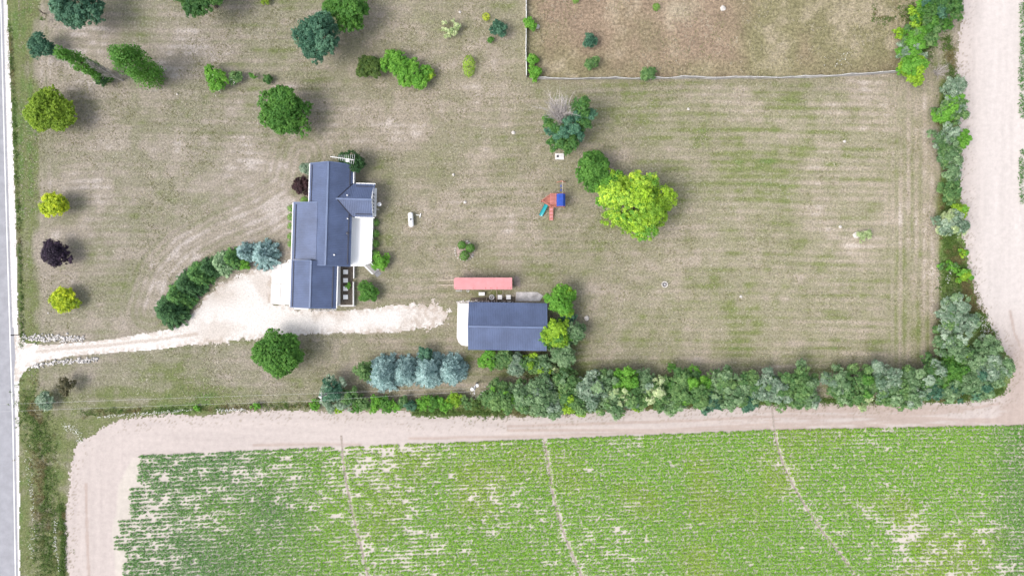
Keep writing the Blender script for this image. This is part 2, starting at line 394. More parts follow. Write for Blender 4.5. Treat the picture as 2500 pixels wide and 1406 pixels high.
def sand_col(x, y):
    px = x * S + 1250; py = 703 - y * S
    n1 = fbm(x, y, 0.06, 4, 81); n2 = fbm(x * 0.12, y, 1.3, 4, 83); n3 = fbm(x, y, 2.0, 2, 85)
    head = np.array((0.425, 0.374, 0.352)); pale = np.array((0.46, 0.42, 0.378)); moist = np.array((0.36, 0.29, 0.255)); wht = np.array((0.505, 0.465, 0.445))
    c = np.broadcast_to(head, (len(x), 3)).copy()
    field = sstep(-2, 6, py - croptop(px))
    edgex = np.interp(py, [1112, 1186, 1188, 1262, 1263, 1296, 1297, 1340, 1600], [322, 285, 285, 280, 275, 270, 268, 275, 290])
    field = np.where(px < 342, sstep(0, 8, px - edgex) * sstep(1105, 1135, py), field)
    c = c + (pale - c) * field[:, None]
    right = sstep(2335, 2420, px) * (1 - sstep(720, 860, py))
    c = c + (wht - c) * right[:, None] * 0.8
    # damp, wheel-marked ground towards the corner of the hedgerow
    hl = (1 - field)
    damp = hl * (sstep(1700, 1950, px) * sstep(975, 1000, py) * sstep(0.46, 0.60, n2 + 0.3 * (n1 - .5))
                 + 0.9 * sstep(2420, 2475, px) * sstep(800, 900, py) * sstep(0.35, 0.6, n1 + 0.5 * (n2 - 0.5) + .1))
    damp = damp + hl * 0.25 * sstep(0.55, 0.75, n2) * sstep(700, 1300, px) * sstep(980, 1000, py)
    for t in tracks_dark:
        dd = line_dist(x, y, t) + 0.25 * (n2 - 0.5)
        damp = np.maximum(damp, hl * 0.95 * (1 - sstep(0.10, 0.36, dd)))
    c = c + (moist - c) * np.clip(damp, 0, 1)[:, None] * 0.8
    n4 = np.where(px < 300, fbm(x, y * 0.05, 1.6, 3, 87), fbm(x * 0.05, y + .035 * x, 1.6, 3, 89))
    n4 = np.where(px > 2330, fbm(x, y * 0.05, 1.6, 3, 93), n4)
    c = c * (0.88 + 0.07 * n3 + 0.18 * n4)[:, None]
    # litter and weed stubble close to the grass edge
    e = poly_sdf(x, y, sandp)
    st = (1 - sstep(0.2, 3.6, e)) * sstep(0.66, 0.74, fbm(x, y, 4.5, 2, 91, .9))
    return c + (np.array((0.2, 0.17, 0.12)) - c) * st[:, None] * 0.75
def sand_keep(x, y):
    return poly_sdf(x, y, sandp) + 1.5 * (fbm(x, y, 0.25, 3, 95) - 0.5) + 0.9 * (fbm(x, y, 3.3, 2, 97) - 0.5)
zone('sandy_field', (130, -120, 2680, 1530), 0.22, sand_keep, sand_col, 0.02, MAT['sand'])

# gravel driveway
drv = M2([(36, 812), (46, 818), (58, 836), (100, 842), (200, 836), (300, 823), (400, 807), (440, 796), (468, 770), (500, 728), (540, 695), (585, 672), (630, 660),
          (664, 655), (664, 744), (715, 748), (720, 758), (815, 759), (880, 757), (950, 748), (1010, 740), (1060, 743), (1095, 760), (1090, 788), (1050, 800),
          (990, 808), (900, 813), (830, 812), (740, 816), (640, 824), (560, 832), (480, 840), (400, 851), (300, 859), (200, 866), (110, 879), (74, 893), (55, 912), (44, 930), (36, 935)])
strip = M2([(92, 858), (160, 851), (260, 843), (360, 832), (430, 822), (480, 815)])
def drv_keep(x, y):
    px = x * S + 1250; py = 703 - y * S
    rag = 0.5 + 2.6 * sstep(980, 1060, px) + 1.6 * sstep(440, 520, px) * (1 - sstep(640, 680, px)) + 0.5 * sstep(500, 560, px)
    return poly_sdf(x, y, drv) + rag * (fbm(x, y, 1.1, 4, 101, 0.75) - 0.47)
def drv_col(x, y):
    px = x * S + 1250
    n = fbm(x, y, 0.25, 5, 103); n2 = fbm(x, y, 2.2, 2, 107)
    c = np.broadcast_to(np.array((0.58, 0.55, 0.525)), (len(x), 3)).copy()
    dirt = np.array((0.36, 0.30, 0.25))
    sdf = poly_sdf(x, y, drv)
    k = 0.55 * sstep(0.5, 0.7, n) * sstep(420, 520, px) + 0.75 * (1 - sstep(0.0, 1.3, sdf)) * sstep(0.42, 0.6, n2)
    k = k + 0.8 * (1 - sstep(0.1, 0.42, line_dist(x, y, strip) + 0.5 * (n2 - 0.45)))
    k = k + 0.6 * blob(x, y, 540, 720, 50, 25) + 0.5 * sstep(950, 1050, px) * sstep(.4, .6, n2) + .5 * blob(x, y, 1018, 785, 14, 8)
    return c + (dirt - c) * np.clip(k, 0, 1)[:, None] * 0.8
zone('driveway', (30, 640, 1130, 940), 0.17, drv_keep, drv_col, 0.03, MAT['gravel'])

# road along the left edge with its gravel shoulder
line_pts = [(-6, -300), (2, 0), (11, 360), (21, 700), (32, 1050), (38, 1406), (41, 1700)]
shl_pts = [(6, -300), (17, 0), (33, 360), (43, 700), (46, 900), (46.5, 1050), (49, 1345), (50, 1700)]
def shl_keep(x, y):
    px = x * S + 1250; py = 703 - y * S
    e = np.interp(py, [p[1] for p in shl_pts], [p[0] for p in shl_pts])
    return (e - px) / S + 0.32 * (fbm(x, y, 1.6, 3, 111) - 0.5)
def shl_col(x, y):
    n = fbm(x, y, 1.2, 3, 113); return np.array((0.56, 0.54, 0.53)) * (0.9 + 0.2 * n)[:, None]
zone('gravel_shoulder', (-60, -120, 62, 1530), 0.17, shl_keep, shl_col, 0.012, MAT['gravel'])
rd = MB()
road_edge = [gx(a + 6) for a, b in line_pts]; ry_ = [gy(b) for a, b in line_pts]
for i in range(len(line_pts) - 1):
    x0, x1 = road_edge[i], road_edge[i + 1]
    rd.quad((x0 - 8.2, ry_[i], 0.03), (x1 - 8.2, ry_[i + 1], 0.03), (x1, ry_[i + 1], 0.03), (x0, ry_[i], 0.03))
rd.build('road', MAT['asphalt'], kind='structure')
rd = MB()
for i in range(len(line_pts) - 1):
    (a0, b0), (a1, b1) = line_pts[i], line_pts[i + 1]
    rd.quad((gx(a0) - .07, gy(b0), .036), (gx(a1) - .07, gy(b1), .036), (gx(a1) + .07, gy(b1), .036), (gx(a0) + .07, gy(b0), .036))
rd.build('road_edge_line', MAT['whiteline'], kind='structure')
rd = MB()
for i in range(len(line_pts) - 1):
    (a0, b0), (a1, b1) = line_pts[i], line_pts[i + 1]
    for o in (-3.75, -3.5):
        rd.quad((gx(a0) + o - .05, gy(b0), .036), (gx(a1) + o - .05, gy(b1), .036), (gx(a1) + o + .05, gy(b1), .036), (gx(a0) + o + .05, gy(b0), .036))
rd.build('road_centre_line', MAT['yellowline'], kind='structure')
# paved apron where the drive meets the road
MB().quad((gx(24), gy(795), .033), (gx(24), gy(935), .033), (gx(33), gy(930), .033), (gx(38), gy(870), .033), (gx(33), gy(800), .033)).build('paved_apron', MAT['asphalt'], kind='structure')

# wheel tracks of the irrigation rig through the crop
def wheel_track(pts, width=0.36):
    pts = M2(pts); mb = MB(); r = random.Random(len(pts)); fine = []
    for (x0, y0), (x1, y1) in zip(pts[:-1], pts[1:]):
        n = max(1, int(math.hypot(x1 - x0, y1 - y0) / 0.5))
        fine += [(x0 + (x1 - x0) * i / n, y0 + (y1 - y0) * i / n) for i in range(n)]
    fine.append(pts[-1]); L = []; R_ = []
    for i, p in enumerate(fine):
        q0 = fine[max(0, i - 1)]; q1 = fine[min(len(fine) - 1, i + 1)]
        dx, dy = q1[0] - q0[0], q1[1] - q0[1]; l = math.hypot(dx, dy)
        hw = width / 2 * r.uniform(0.92, 1.08)
        L.append((p[0] - dy / l * hw, p[1] + dx / l * hw, .034)); R_.append((p[0] + dy / l * hw, p[1] - dx / l * hw, .034))
    for i in range(len(fine) - 1): mb.quad(L[i], R_[i], R_[i + 1], L[i + 1])
    return mb.build('wheel_track', MAT['dampsand'], kind='structure')
MAT['dampsand'] = plain('damp_sand', (0.31, 0.265, 0.235), 0.95, 0.22, 2.5, bmp=0.03)
TRACKS = [[(833, 1062), (838, 1120), (846, 1180), (858, 1240), (876, 1310), (898, 1400), (915, 1460), (935, 1530)],
          [(1329, 1076), (1340, 1140), (1350, 1205), (1362, 1255), (1378, 1305), (1396, 1350), (1421, 1406), (1450, 1465), (1485, 1530)],
          [(1884, 985), (1888, 1030), (1896, 1085), (1915, 1142), (1940, 1192), (1972, 1245), (2010, 1300), (2050, 1350), (2088, 1400), (2150, 1480), (2190, 1530)]]
for t in TRACKS: wheel_track(t)

# ------------------------------------------------------------------ leaves
def leaf_mesh(name, Cn, Nr, size, asp, col, rng, dirs=None):
    n = len(Cn); Nr = Nr / (np.linalg.norm(Nr, axis=1, keepdims=True) + 1e-9)
    t = rng.normal(size=(n, 3)) if dirs is None else dirs
    t = t - Nr * (t * Nr).sum(1, keepdims=True); t /= (np.linalg.norm(t, axis=1, keepdims=True) + 1e-9)
    b = np.cross(Nr, t); L = (size / 2)[:, None]; W = L * asp
    V = np.stack((Cn + t * L, Cn + b * W + t * L * .15, Cn - t * L, Cn - b * W + t * L * .15), 1).reshape(-1, 3)
    F = np.arange(4 * n).reshape(n, 4)
    return np_mesh(name, V, F, np.repeat(col, 4, 0))

PAL = dict(
    dark=((.034, .092, .026), (.072, .150, .036)), teal=((.032, .088, .056), (.080, .165, .105)), green=((.045, .125, .022), (.085, .190, .035)),
    bright=((.075, .195, .025), (.130, .270, .040)), gold=((.18, .25, .018), (.37, .42, .028)), lime=((.115, .185, .020), (.19, .27, .03)),
    blue=((.075, .130, .128), (.20, .285, .28)), grey=((.072, .132, .060), (.185, .265, .150)), pale=((.20, .26, .13), (.36, .40, .26)),
    purple=((.020, .014, .026), (.045, .030, .052)), maroon=((.025, .013, .016), (.055, .026, .030)), olive=((.045, .085, .020), (.085, .130, .030)),
    brown=((.060, .062, .035), (.10, .09, .05)), mid=((.055, .120, .040), (.135, .215, .08)), sage=((.10, .155, .105), (.25, .31, .25)),
    sun=((.115, .235, .032), (.34, .44, .05)), yelgr=((.115, .21, .02), (.23, .345, .03)), deep=((.022, .060, .022), (.042, .095, .032)),
    grass=((.07, .15, .025), (.13, .22, .04)))
TINT = 1.8
def pick(pal, t):
    a, b = np.array(PAL[pal][0]), np.array(PAL[pal][1])
    return (a + (b - a) * np.clip(t, -0.1, 1.2)[:, None]) * TINT

def crown_broad(R, h, rng, pal, leaf=0.30, lobes=None, squash=0.85, base=0.05, dens=1.15, gap=0.0, pal2=None, mix2=0.0, sub=None, loose=0.06):
    """lobed crown: leaves on the skins of many overlapping clumps"""
    zc = h * (0.5 + base / 2); rz = h * (1 - base) / 2; R = R * 0.97; sub = sub or (0.15 + 0.055 * R); leaf = min(leaf, sub * .95)
    K = lobes or int(9 + 3.2 * R)
    u = rng.normal(size=(K, 3)); u /= np.linalg.norm(u, axis=1, keepdims=True); u[:, 2] = np.abs(u[:, 2]) * 1.1 - 0.35
    u /= np.linalg.norm(u, axis=1, keepdims=True)
    rad = rng.uniform(0.5, 0.82 + loose, K)
    lc = u * rad[:, None] * np.array((R, R, rz)); lr = rng.uniform(0.26 - loose * .3, 0.44 - loose * .3, K) * min(R, rz * 1.3)
    lc = np.vstack((lc, [[0, 0, rz * .25]])); lr = np.append(lr, min(R, rz) * 0.62); ltint = np.append(rng.normal(0, .22, K), -.1)
    l2 = np.append(rng.random(K) < mix2, False)
    w = lr ** 2; ns = max(12, int(dens * 1.5 * (w.sum() * 2.2) / (sub * sub)))
    ks = rng.choice(len(lr), ns, p=w / w.sum())
    vs_ = rng.normal(size=(ns, 3)); vs_ /= np.linalg.norm(vs_, axis=1, keepdims=True)
    vs_[:, 2] = np.where(vs_[:, 2] < -0.15, -vs_[:, 2], vs_[:, 2])
    rs_ = lr[ks] * (1 + rng.normal(0, .10, ns) + .16 * (rng.random(ns) < .15)) * np.where(rng.random(ns) < .16, rng.uniform(.45, .85, ns), 1)
    pc = lc[ks] + vs_ * rs_[:, None] * np.array((1, 1, squash))
    st = rng.normal(0, .30, ns); sr = sub * rng.uniform(.6, 1.35, ns)
    per = max(5, int(2.3 * sub * sub * 3.14 / (leaf * leaf * .42)))
    j = np.repeat(np.arange(ns), per); n = len(j); k = ks[j]
    e = rng.normal(size=(n, 3)); e /= np.linalg.norm(e, axis=1, keepdims=True); e *= (rng.random((n, 1)) ** .45)
    p = pc[j] + e * sr[j][:, None] * np.array((1, 1, .8))
    p[:, 2] = np.maximum(p[:, 2], -rz * 0.98)
    nrm = vs_[j] * 0.5 + e * 0.7 + np.array((0, 0, 0.5)) + rng.normal(0, .4, (n, 3))
    t = 0.36 + ltint[k] + st[j] + rng.normal(0, .16, n)
    col = pick(pal, t)
    if pal2: 
        c2 = pick(pal2, t); m = l2[k]; col = np.where(m[:, None], c2, col)
    if gap:
        q = fbm(p[:, 0] + 31, p[:, 1] - 17, 0.9, 2, int(rng.integers(99))); s = q > gap
        p, nrm, col = p[s], nrm[s], col[s]; n = len(p)
    p = p + np.array((0, 0, zc))
    sz = leaf * rng.uniform(.65, 1.35, n)
    return p, nrm, sz, 0.62, col, None, lc + np.array((0, 0, zc)), lr

def crown_cone(R, h, rng, pal, leaf=0.34, dens=1.0, taper=0.85, fluffy=0.25, base=0.05, tip=0.0):
    """conifer: whorls of drooping branches carrying sprays"""
    pts = []; nr = []; dr = []; cl = []; sz = []; R = R * 1.08
    z = h * base; layer = 0
    while z < h * 0.985:
        f = (z / h - base) / (1 - base); r = R * ((1 - f) ** taper * (1 - tip) + tip * (1 - f ** 6)) * rng.uniform(.92, 1.05)
        nb = max(5, int(2 * math.pi * r / 0.50 * dens)); a0 = rng.uniform(0, 6.28)
        for i in range(nb):
            a = a0 + 6.283 * i / nb + rng.normal(0, .09); rb = r * rng.uniform(.72, 1.22)
            tint = rng.normal(0, .30)
            m = max(2, int(rb / 0.20))
            s = np.linspace(0.30 if rb > .8 else 0.1, 1, m)
            for sd in (-1, 0, 1):
                spread = sd * (0.16 + 0.22 * s * fluffy * 2)
                aa = a + spread * (0.5 / max(rb, .5))
                x = np.cos(aa) * rb * s; y = np.sin(aa) * rb * s
                zz = z + 0.10 * rb * s - 0.26 * rb * s * s + rng.normal(0, .05, m)
                pts.append(np.stack((x, y, zz), -1))
                th = a + sd * .7
                dd = np.stack((np.full(m, math.cos(th)), np.full(m, math.sin(th)), -0.1 + rng.normal(0, .15, m)), -1); dr.append(dd)
                nn = np.stack((np.full(m, .35 * math.cos(a)), np.full(m, .35 * math.sin(a)), np.ones(m)), -1) + rng.normal(0, .35, (m, 3)); nr.append(nn)
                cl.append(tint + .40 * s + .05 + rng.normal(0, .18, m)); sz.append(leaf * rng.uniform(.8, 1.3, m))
        z += 0.26 + 0.10 * r * 0.6; layer += 1
    k = 10
    pts.append(rng.normal(0, .07, (k, 3)) + np.array((0, 0, h * .97))); nr.append(rng.normal(size=(k, 3)) + np.array((0, 0, .5)))
    dr.append(rng.normal(size=(k, 3))); cl.append(np.full(k, .6)); sz.append(np.full(k, leaf * .7))
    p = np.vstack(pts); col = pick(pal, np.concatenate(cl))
    return p, np.vstack(nr), np.concatenate(sz), 0.42, col, np.vstack(dr), None, None

def crown_column(R, h, rng, pal, leaf=0.34, dens=1.0):
    """narrow poplar crown: upswept clumps around a tall stem"""
    n = int(dens * 5.2 * R * h / (leaf * leaf * 0.45))
    K = int(h * 5.5); cz = rng.uniform(.05, .97, K); prof = np.sin(np.clip(cz * .9 + .12, 0, 1) * math.pi) ** .55
    a = rng.uniform(0, 6.283, K); rr = R * prof * rng.uniform(.35, .85, K)
    lc = np.stack((np.cos(a) * rr, np.sin(a) * rr, cz * h), -1); lr = R * rng.uniform(.22, .42, K)
    lt = rng.normal(0, .25, K); k = rng.integers(0, K, n)
    v = rng.normal(size=(n, 3)); v /= np.linalg.norm(v, axis=1, keepdims=True)
    p = lc[k] + v * lr[k][:, None] * np.array((1, 1, 2.0)) * rng.uniform(.6, 1.1, (n, 1))
    p[:, 2] = np.clip(p[:, 2], .2, h)
    nrm = v * .8 + np.array((0, 0, .35)) + rng.normal(0, .4, (n, 3))
    return p, nrm, leaf * rng.uniform(.65, 1.35, n), .62, pick(pal, .35 + lt[k] + rng.normal(0, .25, n)), None, lc, lr

def crown_ball(R, h, rng, pal, leaf=0.14, dens=1.0, lobed=0.06):
    n = int(dens * 9.0 * R * max(R, h * .5) / (leaf * leaf * .4))
    v = rng.normal(size=(n, 3)); v /= np.linalg.norm(v, axis=1, keepdims=True)
    v[:, 2] = np.where(rng.random(n) < .7, np.abs(v[:, 2]), v[:, 2])
    rr = 1 + rng.normal(0, .05, n) + lobed * np.sin(v[:, 0] * 9 + 3 * v[:, 2]) * np.cos(v[:, 1] * 8)
    p = v * rr[:, None] * np.array((R, R, h / 2)) + np.array((0, 0, h / 2)); p[:, 2] = np.maximum(p[:, 2], .03)
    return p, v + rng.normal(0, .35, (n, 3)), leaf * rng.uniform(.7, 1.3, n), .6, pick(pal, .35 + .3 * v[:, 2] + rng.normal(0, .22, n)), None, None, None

def trunk_mesh(R, h, rng, lc, lr, style):
    mb = MB(); r0 = max(.05, .022 * h + .018 * R)
    top = h * (.93 if style in ('cone', 'column') else .62)
    pts = []; k = 5
    for i in range(k + 1):
        f = i / k; pts.append((rng.normal(0, .03) * R * f * .6, rng.normal(0, .03) * R * f * .6, -0.05 + (top + .05) * f))
    mb.tube(pts, [r0 * (1.35 if i == 0 else 1) * (1 - .82 * i / k) for i in range(k + 1)], 7)
    if lc is not None and style != 'column':
        for j in rng.permutation(len(lr))[:min(len(lr), 8)]:
            q = Vector(lc[j]); f = rng.uniform(.3, .75); s = Vector(pts[int(f * k)])
            m = s.lerp(q, .5) + Vector((0, 0, -.06 * (q - s).length))
            mb.tube([s, m, q], [r0 * .45, r0 * .3, r0 * .10], 5)
    else:
        for j in range(8):
            a = rng.uniform(0, 6.28); f = rng.uniform(.15, .8); s = Vector((0, 0, top * f)); l = R * (1 - f) * .8
            up = 1.6 if style == 'column' else .05
            mb.tube([s, s + Vector((math.cos(a) * l, math.sin(a) * l, l * up))], [r0 * .3, r0 * .1], 4)
    return mb

def twigs(mb, s, q, r, depth, rng, n=4):
    """bare branching"""
    s, q = Vector(s), Vector(q); l = (q - s).length
    m = s.lerp(q, .5) + Vector(rng.normal(0, .05 * l, 3))
    mb.tube([s, m, q], [r, r * .75, r * .5], 4 if depth else 3, cap=False)
    if depth <= 0: return
    dv = (q - s).normalized()
    for i in range(n):
        f = rng.uniform(.35, 1.0); p = s.lerp(q, f)
        dd = (dv + Vector(np.clip(rng.normal(0, .42, 3), -.7, .7))).normalized() * l * rng.uniform(.38, .62)
        twigs(mb, p, p + dd, r * .5, depth - 1, rng, n)

SEED = [100]
def plant(name, style, pal, px, py, r, h, label, cat, group=None, zc=None, **kw):
    """px, py, r: where the crown shows in the photograph; h: its height in metres"""
    SEED[0] += 1; rng = np.random.default_rng(SEED[0])
    zm = h * 0.5 if zc is None else zc
    b = P(px, py, zm); R = r / S * (H - zm) / H
    root = empty(name, (b.x, b.y, 0), label=label, category=cat)
    if group: root['group'] = group
    fn = dict(broad=crown_broad, cone=crown_cone, column=crown_column, ball=crown_ball)[style]
    p, nr, sz, asp, col, dr, lc, lr = fn(R, h, rng, pal, **kw)
    me = leaf_mesh('crown', p, nr, sz, asp, col, rng, dr)
    link('crown' if h > 2.2 else 'foliage', me, MAT['needle'] if style == 'cone' else MAT['leaf'], root)
    trunk_mesh(R, h, rng, lc, lr, style).build('trunk' if h > 2.2 else 'stem', MAT['bark'], root)
    return root

# ------------------------------------------------------------------ the house
def slope(name, e0, e1, r1, r0, mat, parent, pitch=0.27, rib=0.045):
    """ribbed metal sheet: eave e0-e1, ridge r0-r1; ribs run from eave to ridge"""
    e0, e1, r0, r1 = map(Vector, (e0, e1, r0, r1)); L = (e1 - e0).length
    nrm = (e1 - e0).cross(r0 - e0).normalized()
    if nrm.z < 0: nrm = -nrm
    us = [0.0]; hs_ = [0.0]; n = int(L / pitch); p = L / n
    for i in range(n):
        for f, hh in ((.62, 0), (.70, rib), (.90, rib), (.98, 0)):
            us.append((i + f) * p / L); hs_.append(hh)
    us.append(1.0); hs_.append(0.0)
    v = []; f = []
    for u, hh in zip(us, hs_):
        v.append(tuple(e0.lerp(e1, u) + nrm * hh)); v.append(tuple(r0.lerp(r1, u) + nrm * hh))
    for i in range(len(us) - 1): f.append((2 * i, 2 * i + 2, 2 * i + 3, 2 * i + 1))
    m = len(v)
    v += [tuple(Vector(q) - nrm * .05) for q in (e0, e1, r1, r0)]
    f += [(m + 3, m + 2, m + 1, m)]
    k = len(us) - 1
    f += [(0, 1, m + 3, m), (2 * k, m + 1, m + 2, 2 * k + 1)]
    me = bpy.data.meshes.new(name); me.from_pydata(v, [], f); me.update()
    return link(name, me, mat, parent)
def bar(name, a, b, w, t, mat, parent, lift=0.0):
    """a flat strip w wide, t thick, along a-b"""
    a, b = Vector(a), Vector(b); dd = (b - a).normalized(); side = dd.cross(Vector((0, 0, 1))).normalized() * (w / 2); up = side.cross(dd).normalized() * t
    if up.z < 0: up = -up
    o = Vector((0, 0, lift)); mb = MB(); a = a + o; b = b + o
    q = [a - side, a + side, b + side, b - side]
    n = [x + up for x in q]
    for p in ((q[3], q[2], q[1], q[0]), (n[0], n[1], n[2], n[3]), (q[0], q[1], n[1], n[0]), (q[1], q[2], n[2], n[1]), (q[2], q[3], n[3], n[2]), (q[3], q[0], n[0], n[3])): mb.quad(*p)
    return mb.build(name, mat, parent)
def gable_wall(x0, x1, y0, y1, ze, zr, axis):
    """box with gable ends; axis 'y': ridge along y"""
    mb = MB()
    if axis == 'y':
        xm = (x0 + x1) / 2
        for y, rev in ((y0, False), (y1, True)):
            q = [(x0, y, 0), (x1, y, 0), (x1, y, ze), (xm, y, zr), (x0, y, ze)]; mb.quad(*(q[::-1] if rev else q))
        mb.quad((x0, y1, 0), (x0, y0, 0), (x0, y0, ze), (x0, y1, ze)); mb.quad((x1, y0, 0), (x1, y1, 0), (x1, y1, ze), (x1, y0, ze))
    else:
        ym = (y0 + y1) / 2
        for x, rev in ((x0, True), (x1, False)):
            q = [(x, y0, 0), (x, y1, 0), (x, y1, ze), (x, ym, zr), (x, y0, ze)]; mb.quad(*(q[::-1] if rev else q))
        mb.quad((x0, y0, 0), (x1, y0, 0), (x1, y0, ze), (x0, y0, ze)); mb.quad((x1, y1, 0), (x0, y1, 0), (x0, y1, ze), (x1, y1, ze))
    return mb
def window(parent, x, y, z, wdt, hgt, facing):
    """facing: 'e','w','s','n'; pane with frame set proud of the wall"""
    vert = facing in 'ew'; sx = {'e': 1, 'w': -1, 'n': 0, 's': 0}[facing]; sy = {'n': 1, 's': -1, 'e': 0, 'w': 0}[facing]
    def bx(mb, du, dz, wu, hz, dep, off):
        c = (x + sx * off + (0 if vert else du), y + sy * off + (du if vert else 0), z + dz)
        mb.box(c, (dep, wu, hz) if vert else (wu, dep, hz)); return mb
    wo = bx(MB(), 0, 0, wdt, hgt, .03, .02).build('window', MAT['glass'], parent)
    fr = MB()
    for du in (-wdt / 2, wdt / 2): bx(fr, du, 0, .08, hgt + .16, .06, .035)
    for dz in (-hgt / 2, hgt / 2): bx(fr, 0, dz, wdt - .08, .08, .06, .035)
    fr.build('frame', MAT['white'], wo)
    bx(MB(), 0, -hgt / 2 - .10, wdt + .2, .05, .14, .08).build('sill', MAT['white'], wo)
    return wo

ZE = 3.0
house = empty('house', (0, 0, 0), label='long white farmhouse with ribbed blue metal gable roofs and attached garage', category='house')
HP = P(805, 560); HA = math.radians(-1.7)
house.rotation_euler.z = HA
house.location = (HP.x - (HP.x * math.cos(HA) - HP.y * math.sin(HA)), HP.y - (HP.x * math.sin(HA) + HP.y * math.cos(HA)), 0)
def hturn(x, y):
    dx, dy = x - HP.x, y - HP.y; return HP.x + dx * math.cos(HA) - dy * math.sin(HA), HP.y + dx * math.sin(HA) + dy * math.cos(HA)
def U(pxv, z): return (pxv - 1250) / S * (H - z) / H
def W(pyv, z): return (703 - pyv) / S * (H - z) / H
# main block: ridge runs up the picture
xl, xr = U(752.6, ZE), U(858.6, ZE); xm = (xl + xr) / 2; zr = 5.05
yt, yb = W(400.5, ZE), W(648, ZE)
slope('roof', (xl, yt, ZE), (xl, yb, ZE), (xm, yb, zr), (xm, yt, zr), MAT['roof'], house)
slope('roof', (xr, yb, ZE), (xr, yt, ZE), (xm, yt, zr), (xm, yb, zr), MAT['roof'], house)
bar('ridge_cap', (xm, yt, zr), (xm, yb, zr), .26, .05, MAT['rooftrim'], house, .03)
gable_wall(xl + .35, xr - .35, yb + .3, yt - .3, ZE - .12, zr - .22, 'y').build('wall', MAT['white'], house)
sl_ = (zr - ZE) / (xm - xl)
def zmain(x): return ZE + sl_ * (x - xl) if x < xm else zr - sl_ * (x - xm)
for sgn, xe in ((1, xl), (-1, xr)):
    y_a, y_b = (yt - .02, W(496, ZE)) if sgn == 1 else (yt - .02, W(452, ZE))
    bar('gutter', (xe - sgn * .07, y_a, ZE - .12), (xe - sgn * .07, y_b, ZE - .12), .14, .12, MAT['white'], house)
    xx = xe + sgn * .42
    bar('snow_guard', (xx, y_a - .25, zmain(xx)), (xx, y_b, zmain(xx)), .11, .09, MAT['darkbar'], house, .05)
bar('snow_guard', (xr - .42, W(523, ZE), zmain(xr - .42)), (xr - .42, yb + .3, zmain(xr - .42)), .11, .09, MAT['darkbar'], house, .05)
for x0, x1 in ((xl, xm), (xm, xr)):
    for yy in (yt + .03, yb - .03):
        bar('rake_trim', (x0, yy, zmain(x0)), (x1, yy, zmain(x1)), .12, .05, MAT['rooftrim'], house, -.01)
# low-pitched wing on the road side
zw = 2.7; xw = U(714.5, zw); xj = U(774.5, 3.9); zj = zmain(xj) + .05
yw0, yw1 = W(497, zw), W(635.5, zw)
slope('roof', (xw, yw0, zw), (xw, yw1, zw), (xj, yw1, zj), (xj, yw0, zj), MAT['roof'], house)
bar('gutter', (xw - .07, yw0 - .02, zw - .12), (xw - .07, yw1 + .02, zw - .12), .14, .12, MAT['white'], house)
tw = .16; xx = xw + .5
bar('snow_guard', (xx, yw0 - .3, zw + (zj - zw) * (xx - xw) / (xj - xw)), (xx, yw1 + .1, zw + (zj - zw) * (xx - xw) / (xj - xw)), .11, .09, MAT['darkbar'], house, .05)
mb = MB(); a, b_ = xw + .35, xl + .36
for yy in (yw0 - .3, yw1 + .2):
    mb.quad((a, yy, 0), (b_, yy, 0), (b_, yy, zw + .9), (a, yy, zw + .02))
mb.quad((a, yw0 - .3, 0), (a, yw1 + .2, 0), (a, yw1 + .2, zw + .02), (a, yw0 - .3, zw + .02))
mb.build('wall', MAT['white'], house)
bar('rake_trim', (xw, yw0 + .03, zw), (xj, yw0 + .03, zj), .12, .05, MAT['rooftrim'], house, -.01)
for yy in (515, 545, 590, 618): window(house, a - .0, W(yy, 0), 1.55, 1.1, 1.1, 'w')
MB().box((a - .03, gy(568), 1.03), (.05, .95, 2.06)).build('door', MAT['redside'], house)
# cross wing at the back with the row of windows
xe = U(913.5, ZE); xi = xm - .2; zc_ = 4.3
yn, ys_ = W(446.5, ZE), W(527.3, ZE); ymid = (yn + ys_) / 2
slope('roof', (xi, ys_, ZE), (xe - .25, ys_, ZE), (xe - .25, ymid, zc_), (xi, ymid, zc_), MAT['roof'], house)
slope('roof', (xe - .02, yn, ZE), (xi, yn, ZE), (xi, ymid, zc_), (xe - .27, ymid, zc_), MAT['roof'], house)
bar('ridge_cap', (xm + .55, ymid, zc_), (xe - .2, ymid, zc_), .26, .05, MAT['rooftrim'], house, .03)
gable_wall(xm + 1, xe - .55, ys_ + .3, yn - .3, ZE - .12, zc_ - .2, 'x').build('wall', MAT['white'], house)
for sgn, ye in ((-1, yn), (1, ys_)):
    bar('gutter', (U(866, ZE), ye - sgn * .07, ZE - .12), (xe - .02, ye - sgn * .07, ZE - .12), .14, .12, MAT['white'], house)
    zz = ZE + (zc_ - ZE) * .42 / abs(ymid - yn)
    bar('snow_guard', (U(868, ZE), ye + sgn * .42, zz), (xe - .35, ye + sgn * .42, zz), .11, .09, MAT['darkbar'], house, .05)
for k in range(6): window(house, xe - .55, W(471 + 8.6 * k, 2), 1.7, .42, 1.25, 'e')
bar('rake_board', (xe - .28, ys_, ZE - .1), (xe - .28, ymid, zc_ - .1), .1, .1, MAT['white'], house)
bar('rake_board', (xe - .28, yn, ZE - .1), (xe - .28, ymid, zc_ - .1), .1, .1, MAT['white'], house)
MB().box((xe - .33, (ys_ + yn) / 2, 1.15), (.42, abs(yn - ys_) - .7, .06)).build('window_ledge', MAT['white'], house)
# valley strips where the cross wing meets the main slope
for ye in (yn, ys_):
    xv = xm + (zr - zc_) / sl_
    bar('valley', (xv, ymid, zc_), (xr, ye, ZE + .02), .16, .03, MAT['darkbar'], house, .045)
for yy in (418, 438): window(house, xr - .35, W(yy, 1.6), 1.6, .9, 1.1, 'e')
